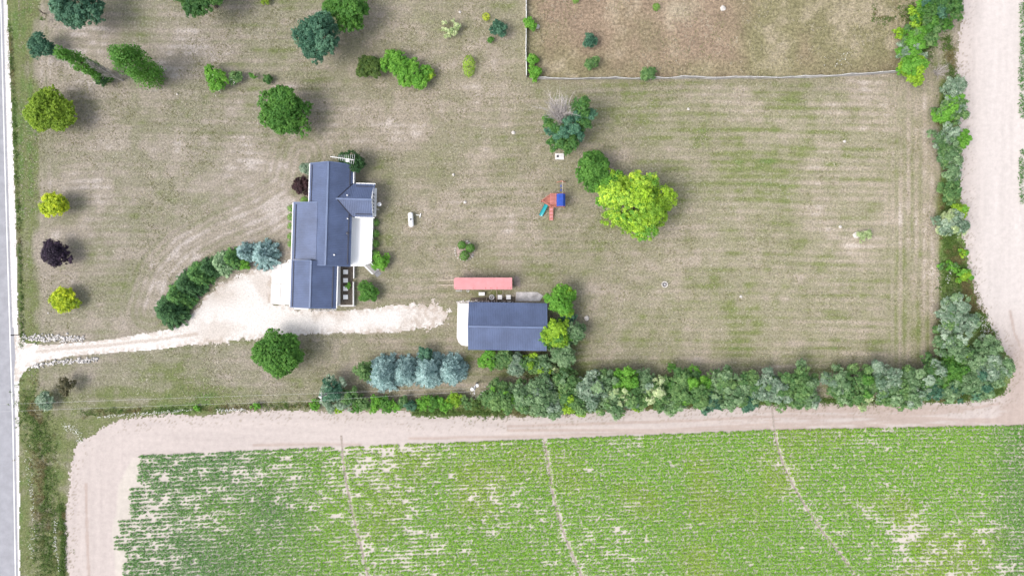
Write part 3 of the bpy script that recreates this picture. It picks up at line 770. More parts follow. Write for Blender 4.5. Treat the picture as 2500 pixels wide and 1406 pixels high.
# garage
zg, zgr = 2.75, 4.6
gl, gr = U(714, zg), U(826.3, zg); gm = (gl + gr) / 2
gt, gb = W(638, zg), W(751.5, zg)
slope('roof', (gl, gt, zg), (gl, gb, zg), (gm, gb, zgr), (gm, gt, zgr), MAT['roof'], house)
gt2 = yb + .02
slope('roof', (gr, gb, zg), (gr, gt2, zg), (gm, gt2, zgr), (gm, gb, zgr), MAT['roof'], house)
sg = (zgr - zg) / (gm - gl)
hx = U(785, 4)
slope('roof', (gm + (zgr - 3.75) / sg, gt2 - .01, 3.75), (gm + (zgr - 3.75) / sg, gt, 3.75), (gm, gt, zgr), (gm, gt2 - .01, zgr), MAT['roof'], house)
bar('ridge_cap', (gm, gt, zgr), (gm, gb, zgr), .26, .05, MAT['rooftrim'], house, .03)
gable_wall(gl + .35, gr - .35, gb + .3, yb + .3, zg - .1, zgr - .22, 'y').build('wall', MAT['white'], house)
bar('gutter', (gl - .07, gt, zg - .12), (gl - .07, gb + .05, zg - .12), .14, .12, MAT['white'], house)
bar('gutter', (gr + .07, gt2, zg - .12), (gr + .07, gb + .05, zg - .12), .14, .12, MAT['white'], house)
for sgn, x_ in ((1, gl + .45), (-1, gr - .55)):
    zz = zg + sg * (.45 if sgn == 1 else .55)
    bar('snow_guard', (x_, (gt if sgn == 1 else gt2) - .1, zz), (x_, gb + .05, zz), .11, .09, MAT['darkbar'], house, .05)
for yy in (gt + .03, gb - .03): bar('rake_trim', (gl, yy, zg), (gm, yy, zgr), .12, .05, MAT['rooftrim'], house, -.01)
bar('rake_trim', (gm, gb - .03, zgr), (gr, gb - .03, zg), .12, .05, MAT['rooftrim'], house, -.01)
gd = MB().box((gl + .33, gy(695), 1.1), (.06, 4.9, 2.2)).build('garage_door', MAT['deckwhite'], house)
for k in range(4): MB().box((gl + .29, gy(695), .28 + .54 * k), (.03, 4.84, .5)).build('door_panel', MAT['deckwhite'], gd)
# vents through the roof
def vent(px, py, z, r, hh, mat, nm='vent_pipe'):
    q = P(px, py, z); MB().lathe((q.x, q.y, z - .15), [(r, 0), (r, hh), (r * 1.35, hh), (r * 1.35, hh + .06), (r * .2, hh + .1)], 10).build(nm, mat, house)
vent(846.5, 475.7, 4.15, .08, .45, MAT['white']); vent(848.7, 532.7, 3.55, .07, .4, MAT['white']); vent(818.8, 621.6, 4.3, .09, .4, MAT['white'])
vent(850.2, 567.7, 3.45, .17, .45, MAT['darkbar'], 'chimney_vent')

# deck with stair
zd = 1.25
dk = [P(*q, zd) for q in ((858.6, 530.5), (911, 531), (907, 640.7), (891, 648), (855, 650))]
deck = empty('deck', (dk[4].x, dk[4].y, 0), label='white painted deck with angled stair behind the farmhouse', category='deck')
def rel(o, q): return Vector(q) - o.location
ymn, ymx = min(q.y for q in dk), max(q.y for q in dk)
nb = 54; x0 = dk[4].x + .02
for k in range(nb):
    ya = ymn + (ymx - ymn) * k / nb; yb_ = ymn + (ymx - ymn) * (k + 1) / nb - .008; yc = (ya + yb_) / 2
    xr_ = np.interp(yc, [dk[3].y, dk[2].y, dk[1].y], [dk[3].x, dk[2].x, dk[1].x]); xl_ = np.interp(yc, [dk[4].y, dk[0].y], [dk[4].x, dk[0].x])
    MB().box((0, 0, 0), (xr_ - xl_, yb_ - ya, .04)).build('deck_board', MAT['deckwhite'], deck).location = rel(deck, ((xr_ + xl_) / 2, yc, zd - .02))
pr = [(q.x - deck.location.x, q.y - deck.location.y) for q in dk]
sk = MB(); cx_ = sum(p[0] for p in pr) / 5; cy_ = sum(p[1] for p in pr) / 5
sk.prism([(cx_ + (p[0] - cx_) * .97, cy_ + (p[1] - cy_) * .98) for p in pr], 0.02, zd - .05); sk.build('skirting', MAT['white'], deck)
for a, b_ in ((1, 2), (4, 3)):
    A, B = Vector((*pr[a], zd)), Vector((*pr[b_], zd)); L = (B - A).length; n = max(2, int(L / 1.6))
    ra = MB()
    for zz in (.12, .95): ra.tube([A + Vector((0, 0, zz)), B + Vector((0, 0, zz))], .035, 4)
    ra.build('railing', MAT['white'], deck)
    for i in range(n + 1):
        q = A.lerp(B, i / n); MB().box((q.x, q.y, zd + .5), (.09, .09, 1.0)).build('railing_post', MAT['white'], deck)
sa, sb = P(898.2, 644.3, zd), P(917.5, 664, .1)
dirv = (sb - sa); dirv.z = 0; Ls = dirv.length; dirv.normalize(); rz = math.atan2(dirv.y, dirv.x)
nst = 8
for k in range(nst):
    q = sa + dirv * (Ls * (k + .5) / nst); z_ = zd - (zd - .05) * (k + 1) / (nst + 1)
    o = MB().box((0, 0, 0), (Ls / nst - .02, 1.02, .05)).build('stair_tread', MAT['greywood'], deck); o.location = rel(deck, (q.x, q.y, z_)); o.rotation_euler.z = rz
sd = Vector((-dirv.y, dirv.x, 0))
for s in (-1, 1):
    a_ = sa + sd * s * .56; b2 = sb + sd * s * .56
    m = MB(); a3 = rel(deck, (a_.x, a_.y, zd - .12)); b3 = rel(deck, (b2.x, b2.y, .02))
    m.tube([a3, b3], .09, 4); m.tube([a3 + Vector((0, 0, .95)), b3 + Vector((0, 0, .95))], .05, 4)
    m.build('stringer', MAT['white'], deck)
q = P(921.5, 667, 0)
o = MB().box((0, 0, .025), (1.0, .95, .05), bev=.01).build('door_mat', MAT['mat'], label='grey rubber mat on the ground at the foot of the deck stair', category='mat'); o.location = q + Vector((0, 0, .0)); o.rotation_euler.z = rz

# TV aerial on a mast against the top gable
ant = empty('television_antenna', P(853, 397.5, 5.0) * 1.0, label='white television aerial on a mast at the house gable', category='antenna'); ant.location.z = 0
def arel(px, py, z): q = P(px, py, z); return q - ant.location
za = 8.2
m0 = arel(842, 387.5, za)
MB().tube([(m0.x, m0.y, 0), (m0.x, m0.y, za + .25)], .045, 6).build('mast', MAT['steel'], ant)
MB().box((m0.x + .25, m0.y - .15, za - .6), (.5, .45, .3)).build('rotor_box', MAT['white'], ant)
b0, b1 = arel(806, 382.5, za), arel(865, 391, za)
MB().tube([b0, b1], .05, 5).build('boom', MAT['white'], ant)
bd = (b1 - b0).normalized(); pd = Vector((-bd.y, bd.x, 0))
for k in range(9):
    c = b0.lerp(b1, .36 + .078 * k); l = .42 + .055 * k
    slant = (pd * l - bd * .0)
    MB().tube([c - slant * .75, c + slant], .018, 4).build('element', MAT['white'], ant)
for k in range(3):
    c = b0.lerp(b1, .10 + .07 * k); MB().tube([c - pd * .22, c + pd * .22], .014, 4).build('element', MAT['white'], ant)
MB().tube([(m0.x, m0.y, za - .4), b0.lerp(b1, .85)], .03, 4).build('brace', MAT['white'], ant)

# satellite dish on the end wall
dq = P(925.5, 498.5, 2.2)
dish = empty('satellite_dish', (hturn(xe - .53, dq.y)[0], dq.y, 2.0), label='small round satellite dish on a bracket at the windowed end wall', category='dish')
rd_ = dq - dish.location
MB().tube([(0, 0, 0), (rd_.x * .6, 0, -.02), (rd_.x, rd_.y, .12)], .025, 5).build('bracket', MAT['white'], dish)
pf = [(.0, 0.0), (.16, .015), (.26, .05), (.33, .1), (.335, .1), (.27, .04), (.16, -.0)]
o = MB().lathe((0, 0, 0), pf, 18).build('reflector', MAT['steel'], dish, smooth=True); o.location = (rd_.x, rd_.y, .12); o.rotation_euler = (.35, .35, 0)
MB().tube([(rd_.x, rd_.y - .2, .15), (rd_.x + .05, rd_.y - .05, .5)], .02, 4).build('feed_arm', MAT['darkbar'], dish)
ex_ = hturn(xe - .55, gy(512))[0]
MB().tube([(ex_, gy(512) + .0, 1.0), (ex_ + .85, gy(513.5), .95)], .04, 6).build('flag_bracket', MAT['white'], label='short white pipe sticking out of the windowed end wall', category='pipe')

# concrete, beds and paving round the house
def slab(name, pts, z, mat, label=None, cat=None, z0=-.05, **kw):
    mb = MB().prism([(gx(a), gy(b)) for a, b in pts], z0, z); o = mb.build(name, mat, **kw)
    if label: o['label'] = label; o['category'] = cat
    return o
pad = empty('concrete_pad', P(662, 743)); pad['kind'] = 'structure'
def padpart(name, pts, z):
    o = MB().prism([(gx(a) - pad.location.x, gy(b) - pad.location.y) for a, b in pts], -.05, z).build(name, MAT['concrete'], pad); return o
padpart('slab', [(664.5, 647), (687.3, 643.5), (685.4, 693), (663, 692)], .075)
padpart('slab', [(687.8, 643.5), (712, 641), (711, 693.5), (686, 693)], .075)
padpart('slab', [(663, 692.6), (685.4, 693.6), (684, 743), (660.5, 741.6)], .075)
padpart('slab', [(686, 693.6), (711, 694.1), (710, 744.6), (684.5, 743)], .075)
padpart('slab', [(704, 634), (713, 632), (713, 640.4), (700, 642)], .072)
slab('concrete_strip', [(717, 749), (753.5, 749), (753.5, 756.3), (718, 755.6)], .06, MAT['concrete'], kind='structure')
slab('sidewalk', [(818, 648), (831.5, 648), (831, 746), (818, 746)], .07, MAT['concrete'], kind='structure')
slab('garden_bed', [(832, 648), (862.5, 648), (861.5, 744), (831.6, 744)], .04, MAT['soil'], kind='structure')
slab('bed_edging', [(831.5, 744.5), (868, 744.5), (868, 748), (831.5, 748)], .12, MAT['concrete'], kind='structure')
for i, (py, lb) in enumerate(((664, 'square white paving stone in the bed, next to the deck'), (684.5, 'square white paving stone in the bed, second from the deck'),
                              (704.5, 'square white paving stone in the bed, overhung by a small plant'), (725, 'square white paving stone in the bed, farthest from the deck'))):
    q = P(844, py); o = MB().box((0, 0, .04), (.76, .72, .1), rz=.01 * (i - 1), bev=.015).build('paving_stone', MAT['deckwhite'], label=lb, category='paving stone', group='paving stones in the bed'); o.location = q + Vector((0, 0, .03))
def vinyl_fence(px, pya, pyb, label):
    A, B = P(px, pya), P(px, pyb); r = empty('vinyl_fence', A, label=label, category='fence', group='white fence sections beside the bed')
    L = (B - A).length; n = max(1, round(L / 2.0)); dv = (B - A)
    for i in range(n + 1):
        q = dv * (i / n); MB().box((q.x, q.y, .5), (.13, .13, 1.02), bev=.02).build('post', MAT['white'], r)
    for i in range(n):
        q0 = dv * ((i + .0) / n); q1 = dv * ((i + 1) / n); c = (q0 + q1) / 2; l = (q1 - q0).length - .14
        MB().box((c.x, c.y, .47), (.05, l, .8)).build('panel', MAT['white'], r)
        MB().box((c.x, c.y, .91), (.11, l, .07)).build('top_rail', MAT['white'], r)
vinyl_fence(866.5, 650, 679, 'short white vinyl fence section joining the deck')
vinyl_fence(865.5, 689, 746, 'longer white vinyl fence section along the paving stone bed')

# ------------------------------------------------------------------ the shed and what stands round it
shed = empty('shed', P(1239, 797), label='large shed with a ribbed blue metal roof and trees at its back', category='shed')
shed.rotation_euler.z = math.radians(-.9)
zs, zsr = 3.1, 4.6
xa, xb = U(1144, zs) - shed.location.x, U(1334.5, zs) - shed.location.x
yn_, yS_ = W(738.5, zs) - shed.location.y, W(855, zs) - shed.location.y; ymm = (yn_ + yS_) / 2
slope('roof', (xa, yS_, zs), (xb, yS_, zs), (xb, ymm, zsr), (xa, ymm, zsr), MAT['roof'], shed)
slope('roof', (xb, yn_, zs), (xa, yn_, zs), (xa, ymm, zsr), (xb, ymm, zsr), MAT['roof'], shed)
bar('ridge_cap', (xa, ymm, zsr), (xb, ymm, zsr), .24, .05, MAT['rooftrim'], shed, .025)
gable_wall(xa + .2, xb - .2, yS_ + .25, yn_ - .25, zs - .1, zsr - .18, 'x').build('wall', MAT['sidewall'], shed)
for yy in (-1.9, 1.9):
    gdd = MB().box((xa + .17, ymm + yy, 1.3), (.06, 3.0, 2.6)).build('garage_door', MAT['white'], shed)
    for k in range(5): MB().box((xa + .13, ymm + yy, .27 + .52 * k), (.03, 2.94, .48)).build('door_panel', MAT['white'], gdd)
for a, b_ in (((xa + .02, yS_, zs), (xa + .02, ymm, zsr)), ((xa + .02, yn_, zs), (xa + .02, ymm, zsr)), ((xb - .02, yS_, zs), (xb - .02, ymm, zsr)), ((xb - .02, yn_, zs), (xb - .02, ymm, zsr))):
    bar('rake_trim', a, b_, .1, .04, MAT['rooftrim'], shed, -.005)
window(shed, 0, yn_ - .25, 1.6, 1.2, .9, 'n'); MB().box((-3.5, yn_ - .23, 1.03), (.95, .05, 2.06)).build('door', MAT['white'], shed)
slab('shed_apron', [(1117, 741), (1150, 740), (1150, 846), (1127, 843), (1119, 835), (1115, 822)], .07, MAT['concrete'], kind='structure')
slab('old_slab', [(1260, 713), (1312, 713), (1326, 722), (1318, 735), (1259, 735)], .06, MAT['oldconcrete'], kind='structure')
slab('shed_shade_strip', [(1150, 726), (1258, 724), (1258, 738.5), (1150, 738.5)], .03, MAT['soil'], kind='structure')  # dark slab carries the shade along the shed in its colour

tr = empty('storage_trailer', P(1181, 692.5), label='long old storage trailer with faded pink red roof beside the shed', category='trailer')
zt = 2.7; LX, LY = 142 / S * (H - zt) / H, 29.0 / S * (H - zt) / H
hx, hy = LX / 2, LY / 2; rr = .35
def rounded(hx, hy, r, e=0.0):
    pts = [(hx - e, -hy + e), (hx - e, hy - e)]
    for k in range(5): a = math.pi / 2 + k * math.pi / 8; pts.append((-hx + r + (r - e) * math.cos(a), hy - r + (r - e) * math.sin(a)))
    for k in range(5): a = math.pi + k * math.pi / 8; pts.append((-hx + r + (r - e) * math.cos(a), -hy + r + (r - e) * math.sin(a)))
    return pts
MB().prism(rounded(hx, hy, rr, .05), .75, zt - .02).build('body', MAT['redside'], tr)
MB().prism(rounded(hx, hy, rr, .0), zt - .015, zt + .03).build('roof', MAT['pink'], tr)
n = 30
for k in range(n):
    x = -hx + rr + .15 + (2 * hx - rr - .3) * k / (n - 1); MB().box((x, 0, zt + .035), (.05, LY - .06, .025)).build('roof_rib', MAT['pink'], tr)
MB().box((0, 0, .62), (LX - .8, LY * .6, .2)).build('chassis', MAT['darkbar'], tr)
for x in (hx - 1.2, hx - 2.3):
    for s in (-1, 1):
        wm = MB(); cy = s * (hy - .18); wm.tube([(x, cy - .12, .45), (x, cy + .12, .45)], .45, 14); wh = wm.build('wheel', MAT['rubber'], tr)
        MB().tube([(x, cy - .13, .45), (x, cy + .13, .45)], .22, 10).build('rim', MAT['steel'], wh)
for s in (-1, 1): MB().box((-hx + 1.0, s * .6, .33), (.12, .12, .66)).build('landing_leg', MAT['steel'], tr)
rs = random.Random(4)
for k, fx in enumerate((.03, .33, .54, .55, .625, .64, .66, .73, .745, .93, .97)):
    x = -hx + LX * fx; MB().box((x, -hy + .22, zt + .034), (.05, rs.uniform(.2, .42), .012)).build('rust_streak', MAT['redside'], tr)
for i, (pa, pb, lb) in enumerate((((1066, 685), (1109, 683), 'pale timber beam poking out beyond the red trailer, farther from the shed'), ((1069, 696), (1109, 696.5), 'pale timber beam poking out beyond the red trailer, nearer the shed'))):
    A, B = P(*pa), P(*pb); B = B + Vector((1.0, 0, 0)); mb = MB(); mb.box((0, 0, .1), ((B - A).length, .14, .14)); o = mb.build('timber_beam', MAT['wood'], label=lb, category='beam', group='beams under the trailer')
    o.location = (A + B) / 2; o.rotation_euler.z = math.atan2(B.y - A.y, B.x - A.x)
A = P(1262, 688)
o = MB().prism([(x / S, y / S) for x, y in ((-8, -6), (8, -16 + 2), (8, 3), (5, 10), (-2, 15), (-5, 12))], .0, .05).build('ground_tarp', MAT['tarp'], label='greyish brown tarp spread on the grass behind the trailer', category='tarp'); o.location = A
def box_thing(name, px, py, sx, sy, hz, mat, label, cat, rz=0, bev=.03, lid=None, group=None):
    r = empty(name, P(px, py), rz, label=label, category=cat)
    if group: r['group'] = group
    MB().box((0, 0, hz / 2), (sx * .94, sy * .94, hz)).build('body', mat, r)
    MB().box((0, 0, hz + .03), (sx, sy, .06), bev=bev).build('lid', lid or mat, r)
    return r
box_thing('storage_bin', 1176.5, 717.3, .98, .55, .55, MAT['white'], 'long white storage bin on the grass between trailer and shed', 'bin')
box_thing('utility_box', 1220.5, 725.5, .74, .74, .35, MAT['white'], 'square white lidded box by the shed, beside the wheel rim', 'box', group='square boxes by the shed')
box_thing('utility_box', 1241.5, 725.5, .74, .74, .35, MAT['white'], 'square white lidded box by the shed, beside the old slab', 'box', group='square boxes by the shed')
rim = empty('wheel_rim', P(1200.5, 725.5), label='round spoked grey metal wheel lying by the shed wall', category='wheel')
m = MB()
for rr0, z0 in ((.40, .14), (.30, .2)):
    pts = [(rr0 * math.cos(a), rr0 * math.sin(a), z0) for a in np.linspace(0, 2 * math.pi, 21)]; m.tube(pts, .045, 5, cap=False)
m.build('rim', MAT['steel'], rim); MB().lathe((0, 0, .05), [(.13, 0), (.13, .2), (.05, .24)], 10).build('hub', MAT['steel'], rim)
for k in range(5):
    a = k * 1.2566; MB().tube([(.1 * math.cos(a), .1 * math.sin(a), .2), (.38 * math.cos(a), .38 * math.sin(a), .17)], .03, 4).build('spoke', MAT['steel'], rim)
def pole_item(name, a, b, z, r, mat, label, cat, group=None):
    A, B = P(*a), P(*b); o = MB().tube([(0, 0, z), (B.x - A.x, B.y - A.y, z)], r, 6).build(name, mat, label=label, category=cat); o.location = A
    if group: o['group'] = group
pole_item('wooden_pole', (1213, 708), (1213, 737), .15, .05, MAT['wood'], 'thin wooden pole lying between trailer and shed, by the wheel', 'pole', 'poles between trailer and shed')
pole_item('wooden_pole', (1228, 708), (1228, 728), .15, .05, MAT['wood'], 'thin wooden pole lying between the two square boxes', 'pole', 'poles between trailer and shed')
pole_item('wooden_pole', (1188, 728), (1188.5, 739), .15, .05, MAT['wood'], 'short wooden pole lying against the shed eave', 'pole', 'poles between trailer and shed')
lad = empty('metal_ladder', P(1113, 708.5), label='short light metal ladder lying along the trailer', category='ladder')
for s in (-.13, .13): MB().tube([(0, s, .12), (1.0, s - .02, .12)], .025, 4).build('rail', MAT['steel'], lad)
for k in range(5): MB().tube([(.1 + .2 * k, -.13, .12), (.1 + .2 * k, .13, .12)], .02, 4).build('rung', MAT['steel'], lad)
tire = empty('bicycle_wheel', P(1142.5, 709.5), label='thin ring shaped wheel leaning by the trailer side', category='wheel')
m = MB(); m.tube([(.2 * math.cos(a), .2 * math.sin(a), .1 + .06 * math.sin(a)) for a in np.linspace(0, 2 * math.pi, 17)], .035, 5, cap=False); m.build('ring', MAT['steel'], tire)
MB().tube([(-.12, .16, .1), (.12, -.16, .1)], .02, 4).build('spoke', MAT['steel'], tire)

# ------------------------------------------------------------------ yard things
tk = empty('propane_tank', P(1004.7, 537.5), math.radians(4), label='white capsule shaped propane tank lying on the lawn', category='tank')
R_, Lt = .42, 2.4
prof = []
for k in range(7): a = math.pi / 2 * k / 6; prof.append((R_ * math.sin(a) + .001, -Lt / 2 + R_ * .75 * (1 - math.cos(a))))
prof += [(r, -z) for r, z in reversed(prof)]
o = MB().lathe((0, 0, 0), prof, 20).build('vessel', MAT['white'], tk, smooth=True); o.rotation_euler = (math.pi / 2, 0, 0); o.location = (0, 0, .72)
MB().lathe((.02, 0, 1.08), [(.15, 0), (.15, .12), (.10, .16), (.02, .17)], 14).build('valve_dome', MAT['darkbar'], tk, smooth=True)
for s in (-1, 1):
    MB().box((0, s * .7, .2), (.6, .12, .4)).build('saddle', MAT['concrete'], tk)
    MB().tube([(0, s * .4, 1.12), (0, s * .4 + .08, 1.18), (0, s * .4 + .16, 1.12)], .02, 5).build('lifting_lug', MAT['white'], tk)
tp = empty('pipe_stand', P(1021, 525.5), math.radians(-8), label='white T shaped pipe lying on the grass near the propane tank', category='pipe')
MB().tube([(-.38, .02, .1), (.35, -.04, .16)], .05, 6).build('stem', MAT['white'], tp); MB().tube([(.40, .33, .16), (.34, -.37, .16)], .075, 8).build('crossbar', MAT['white'], tp)

wc = empty('well_cover', P(1366, 382.5), math.radians(-1.5), label='white concrete well cover with a small dark hatch under the half bare tree', category='well cover')
MB().box((0, 0, .08), (1.42, 1.0, .2), bev=.03).build('slab', MAT['concrete'], wc)
MB().box((-.3, 0, .2), (.34, .34, .06), rz=.1, bev=.02).build('hatch', MAT['darkbar'], wc)
m = MB(); m.tube([(.32 + .22 * math.cos(a), .1 + .22 * math.sin(a), .19) for a in np.linspace(0, 2 * math.pi, 17)], .02, 4, cap=False); m.build('ring', MAT['steel'], wc)
MB().lathe((.32, .1, .18), [(.1, 0), (.1, .03), (.04, .05)], 10).build('cap', MAT['steel'], wc)

fp = empty('fire_pit', P(1622.5, 694.5), label='small round stone fire pit ring in the back lawn', category='fire pit')
for k in range(13):
    a = 2 * math.pi * k / 13; MB().box((.44 * math.cos(a), .44 * math.sin(a), .1), (.17, .19, .2), rz=a, bev=.03).build('stone', MAT['rock'], fp)
MB().lathe((0, 0, .0), [(.37, .02), (.37, .05), (.2, .07), (.02, .08)], 14).build('ash_bed', MAT['ash'], fp)
for a in (.3, 1.4, 2.6): MB().tube([(-.22 * math.cos(a), -.22 * math.sin(a), .1), (.22 * math.cos(a), .22 * math.sin(a), .14)], .035, 5).build('charred_log', MAT['steel'], fp)

# playset
ps = empty('playset', P(1350, 490), label='red wooden playset with blue canopy, turquoise slide and swing beam', category='playset')
def pv(px, py, z): return P(px, py, z) - ps.location
zp = 1.45
pent = [pv(1322, 491, zp), pv(1344, 475, zp), (pv(1378, 474, zp)), pv(1378, 505, zp), pv(1345, 506, zp)]
xs0 = min(q.x for q in pent); xs1 = max(q.x for q in pent); nbd = 26
for k in range(nbd):
    xa_ = xs0 + (xs1 - xs0) * k / nbd; xb_ = xs0 + (xs1 - xs0) * (k + 1) / nbd - .012; xc_ = (xa_ + xb_) / 2
    yt_ = np.interp(xc_, [pent[0].x, pent[1].x, pent[2].x], [pent[0].y, pent[1].y, pent[2].y]); yb_ = np.interp(xc_, [pent[0].x, pent[4].x, pent[3].x], [pent[0].y, pent[4].y, pent[3].y])
    if yt_ - yb_ > .08:
        o = MB().box((0, 0, 0), (xb_ - xa_, yt_ - yb_, .05)).build('floor_board', MAT['redwood'], ps); o.location = (xc_, (yt_ + yb_) / 2, zp - .03)
for i in range(5):
    a, b_ = pent[i], pent[(i + 1) % 5]
    for zz in (.35, .75): bar('rail', a + Vector((0, 0, zz)), b_ + Vector((0, 0, zz)), .07, .12, MAT['redwood'], ps)
    MB().box((a.x, a.y, 1.15), (.1, .1, 2.3)).build('post', MAT['redwood'], ps)
zcn = 2.75; c0 = pv(1359, 473.5, zcn); c1 = pv(1380, 504, zcn)
cm = MB(); xm_ = (c0.x + c1.x) / 2
for x0, z0, x1, z1 in ((c0.x, zcn, c0.x + .35, zcn + .3), (c0.x + .35, zcn + .3, c1.x - .35, zcn + .33), (c1.x - .35, zcn + .33, c1.x, zcn)):
    cm.quad((x0, c1.y, z0), (x1, c1.y, z1), (x1, c0.y, z1), (x0, c0.y, z0)); cm.quad((x0, c0.y, z0 - .02), (x1, c0.y, z1 - .02), (x1, c1.y, z1 - .02), (x0, c1.y, z0 - .02))
cm.quad((c1.x, c1.y, zcn), (c1.x, c1.y, zcn - .35), (c1.x, c0.y, zcn - .35), (c1.x, c0.y, zcn))
cm.build('canopy', MAT['bluecanvas'], ps)
for x in (c0.x + .05, c1.x - .05):
    for y in (c0.y - .05, c1.y + .05): MB().box((x, y, zcn / 2 + .4), (.09, .09, zcn - .8)).build('canopy_post', MAT['redwood'], ps)
for k, y in enumerate(np.linspace(.55, -.75, 7)): bar('monkey_bar', (c0.x - .95, y, zp + .9), (c0.x - .05, y, zp + .9), .05, .05, MAT['pink'], ps)
for x in (c0.x - .92, c0.x - .1): bar('rail', (x, .9, zp + .84), (x, -.9, zp + .84), .06, .05, MAT['pink'], ps)
# slide: a curved trough
s0, s1 = pv(1334, 499.5, zp), pv(1319.5, 527, .15)
sv_ = Vector((s1.x - s0.x, s1.y - s0.y, 0)); sw = Vector((-sv_.y, sv_.x, 0)).normalized()
m = MB(); prev = None
for i in range(9):
    f = i / 8; z = zp * (1 - f) ** 1.25 + .18 * f; c = s0 + sv_ * f; c.z = z
    sec = [c + sw * u + Vector((0, 0, dz)) for u, dz in ((-.30, .16), (-.24, .02), (0, -.02), (.24, .02), (.30, .16))]
    if prev:
        for j in range(4):
            m.quad(prev[j], prev[j + 1], sec[j + 1], sec[j]); m.quad(*[q - Vector((0, 0, .03)) for q in (sec[j], sec[j + 1], prev[j + 1], prev[j])])
    prev = sec
m.build('slide', MAT['teal'], ps)
r0, r1 = pv(1346, 505.5, zp - .05), pv(1346, 538, .1)
for k in range(11):
    q = r0.lerp(r1, (k + .5) / 11); o = MB().box((0, 0, 0), (.5, (r0 - r1).length / 11 - .03, .05)).build('ramp_board', MAT['pink'] if k % 3 else MAT['redwood'], ps)
    o.location = q; o.rotation_euler.x = math.atan2(r0.z - r1.z, r0.y - r1.y)
for s in (-.28, .28): MB().tube([r0 + Vector((s, 0, -.06)), r1 + Vector((s, 0, -.06))], .05, 4).build('ramp_rail', MAT['redwood'], ps)
w0, w1 = pv(1373.5, 473, 2.35), pv(1373, 441.5, 2.35)
MB().tube([w0, w1], .06, 4).build('swing_beam', MAT['wood'], ps)
for s in (-.75, .75):
    q = w1 + Vector((s, -.05, 0)); MB().tube([w1, (q.x, q.y + .15, -.03)], .06, 4).build('swing_leg', MAT['redwood'], ps)
MB().box((w1.x, w1.y + .03, 1.2), (.75, .08, .08)).build('cross_brace', MAT['redwood'], ps)
for f in (.4, .72):
    c = w0.lerp(w1, f)
    se = MB().box((c.x - .1, c.y, .5), (.18, .42, .04)).build('swing_seat', MAT['bluecanvas'], ps)
    for s in (-.2, .2): MB().tube([(c.x, c.y + s, 2.33), (c.x - .1, c.y + s, .52)], .012, 4).build('chain', MAT['steel'], se)

# round flower bed with stones
bed = MB().lathe((0, 0, 0), [(1.45, -.02), (1.42, .03), (.8, .06), (.05, .07)], 26).build('flower_bed', MAT['mulch'], kind='structure'); bed.location = P(1136, 612)
def rock_mesh(rng, r, flat=.6):
    vs_ = []; seg, ring = 8, 5
    for i in range(1, ring):
        th = math.pi * i / ring
        for k in range(seg):
            a = 2 * math.pi * k / seg + .2 * i; q = r * rng.uniform(.78, 1.12); vs_.append((q * math.sin(th) * math.cos(a), q * math.sin(th) * math.sin(a), q * math.cos(th) * flat))
    n = len(vs_); vs_ += [(0, 0, r * flat), (0, 0, -r * flat)]; f = []
    for i in range(ring - 2):
        for k in range(seg):
            k2 = (k + 1) % seg; f.append((i * seg + k, (i + 1) * seg + k, (i + 1) * seg + k2, i * seg + k2))
    for k in range(seg):
        k2 = (k + 1) % seg; f.append((n, k, k2)); f.append((n + 1, (ring - 2) * seg + k2, (ring - 2) * seg + k))
    me = bpy.data.meshes.new('rock'); me.from_pydata(vs_, [], f); me.update(); return me
rr_ = random.Random(12)
ROCKS = [rock_mesh(rr_, 1.0) for _ in range(6)]
for m_ in ROCKS: m_.materials.append(MAT['rock'])
def rock(name, px, py, r, label, group=None, rot=0.0, sx=1.0):
    o = link(name, ROCKS[rr_.randrange(6)], None, None, label=label, category='rock'); o.location = P(px, py) + Vector((0, 0, r * .28)); r = r * .78; o.scale = (r * sx, r, r); o.rotation_euler.z = rot
    if group: o['group'] = group
for k, (px, py, r) in enumerate(((1112, 606, .15), (1111, 612, .17), (1111.5, 618, .17), (1113, 624, .16), (1118, 630, .16), (1125, 634, .15), (1132, 636, .15), (1140, 635, .15),
                                (1148, 631, .17), (1154, 621, .22), (1157, 613, .16), (1129, 612.5, .12), (1138, 612, .12))):
    rock('edging_stone', px, py, r, 'small pale stone edging the round flower bed', 'stones edging the round bed', rr_.uniform(0, 3))
rock('flat_stone', 1141, 589.5, .24, 'pale flat stone behind the two upper bed cedars', None, .2, 1.5)
rock('flat_stone', 1146, 594.5, .28, 'larger pale stone touching a round bed cedar', None, .5, 1.2)
rock('grey_stone', 1152, 626, .38, 'flat bluish grey stone on the bed rim beside the lowest cedar', None, .9, .7)
for px, py, r, lb in ((1253, 325, .42, 'pale flat rock in the lawn halfway between house and half bare tree'), (1107, 427, .32, 'pale rock in the lawn above the propane tank'),
                      (1135, 494, .34, 'flat pale rock in the lawn between tank and playset'), (2051, 554, .38, 'pale round rock in the back lawn beside the scrubby mound'),
                      (2088, 574, .75, 'large white boulder at the edge of the scrubby mound'), (1432, 777, .6, 'white rock in the grass beyond the trees at the shed'),
                      (1764, 22, .62, 'bright white rock in the middle of the brown pasture'), (1680, 267, .3, 'small pale rock in the back lawn near the pasture fence'),
                      (2061, 346, .33, 'small pale rock in the back lawn towards the hedgerow'), (1808, 724, .33, 'small pale rock in the back lawn beyond the fire pit'),
                      (1312, 66, .5, 'grey rock beside a bright bush at the pasture fence'), (433, 231, .22, 'little pale rock on the lawn under the poplars'), (1123, 31, .3, 'pale stone in the lawn above the variegated bush'),
                      (118, 764, .2, 'little white stone on grass below the golden bush by the drive'), (2240, 545, .01, '')):
    if lb: rock('rock', px, py, r, lb)

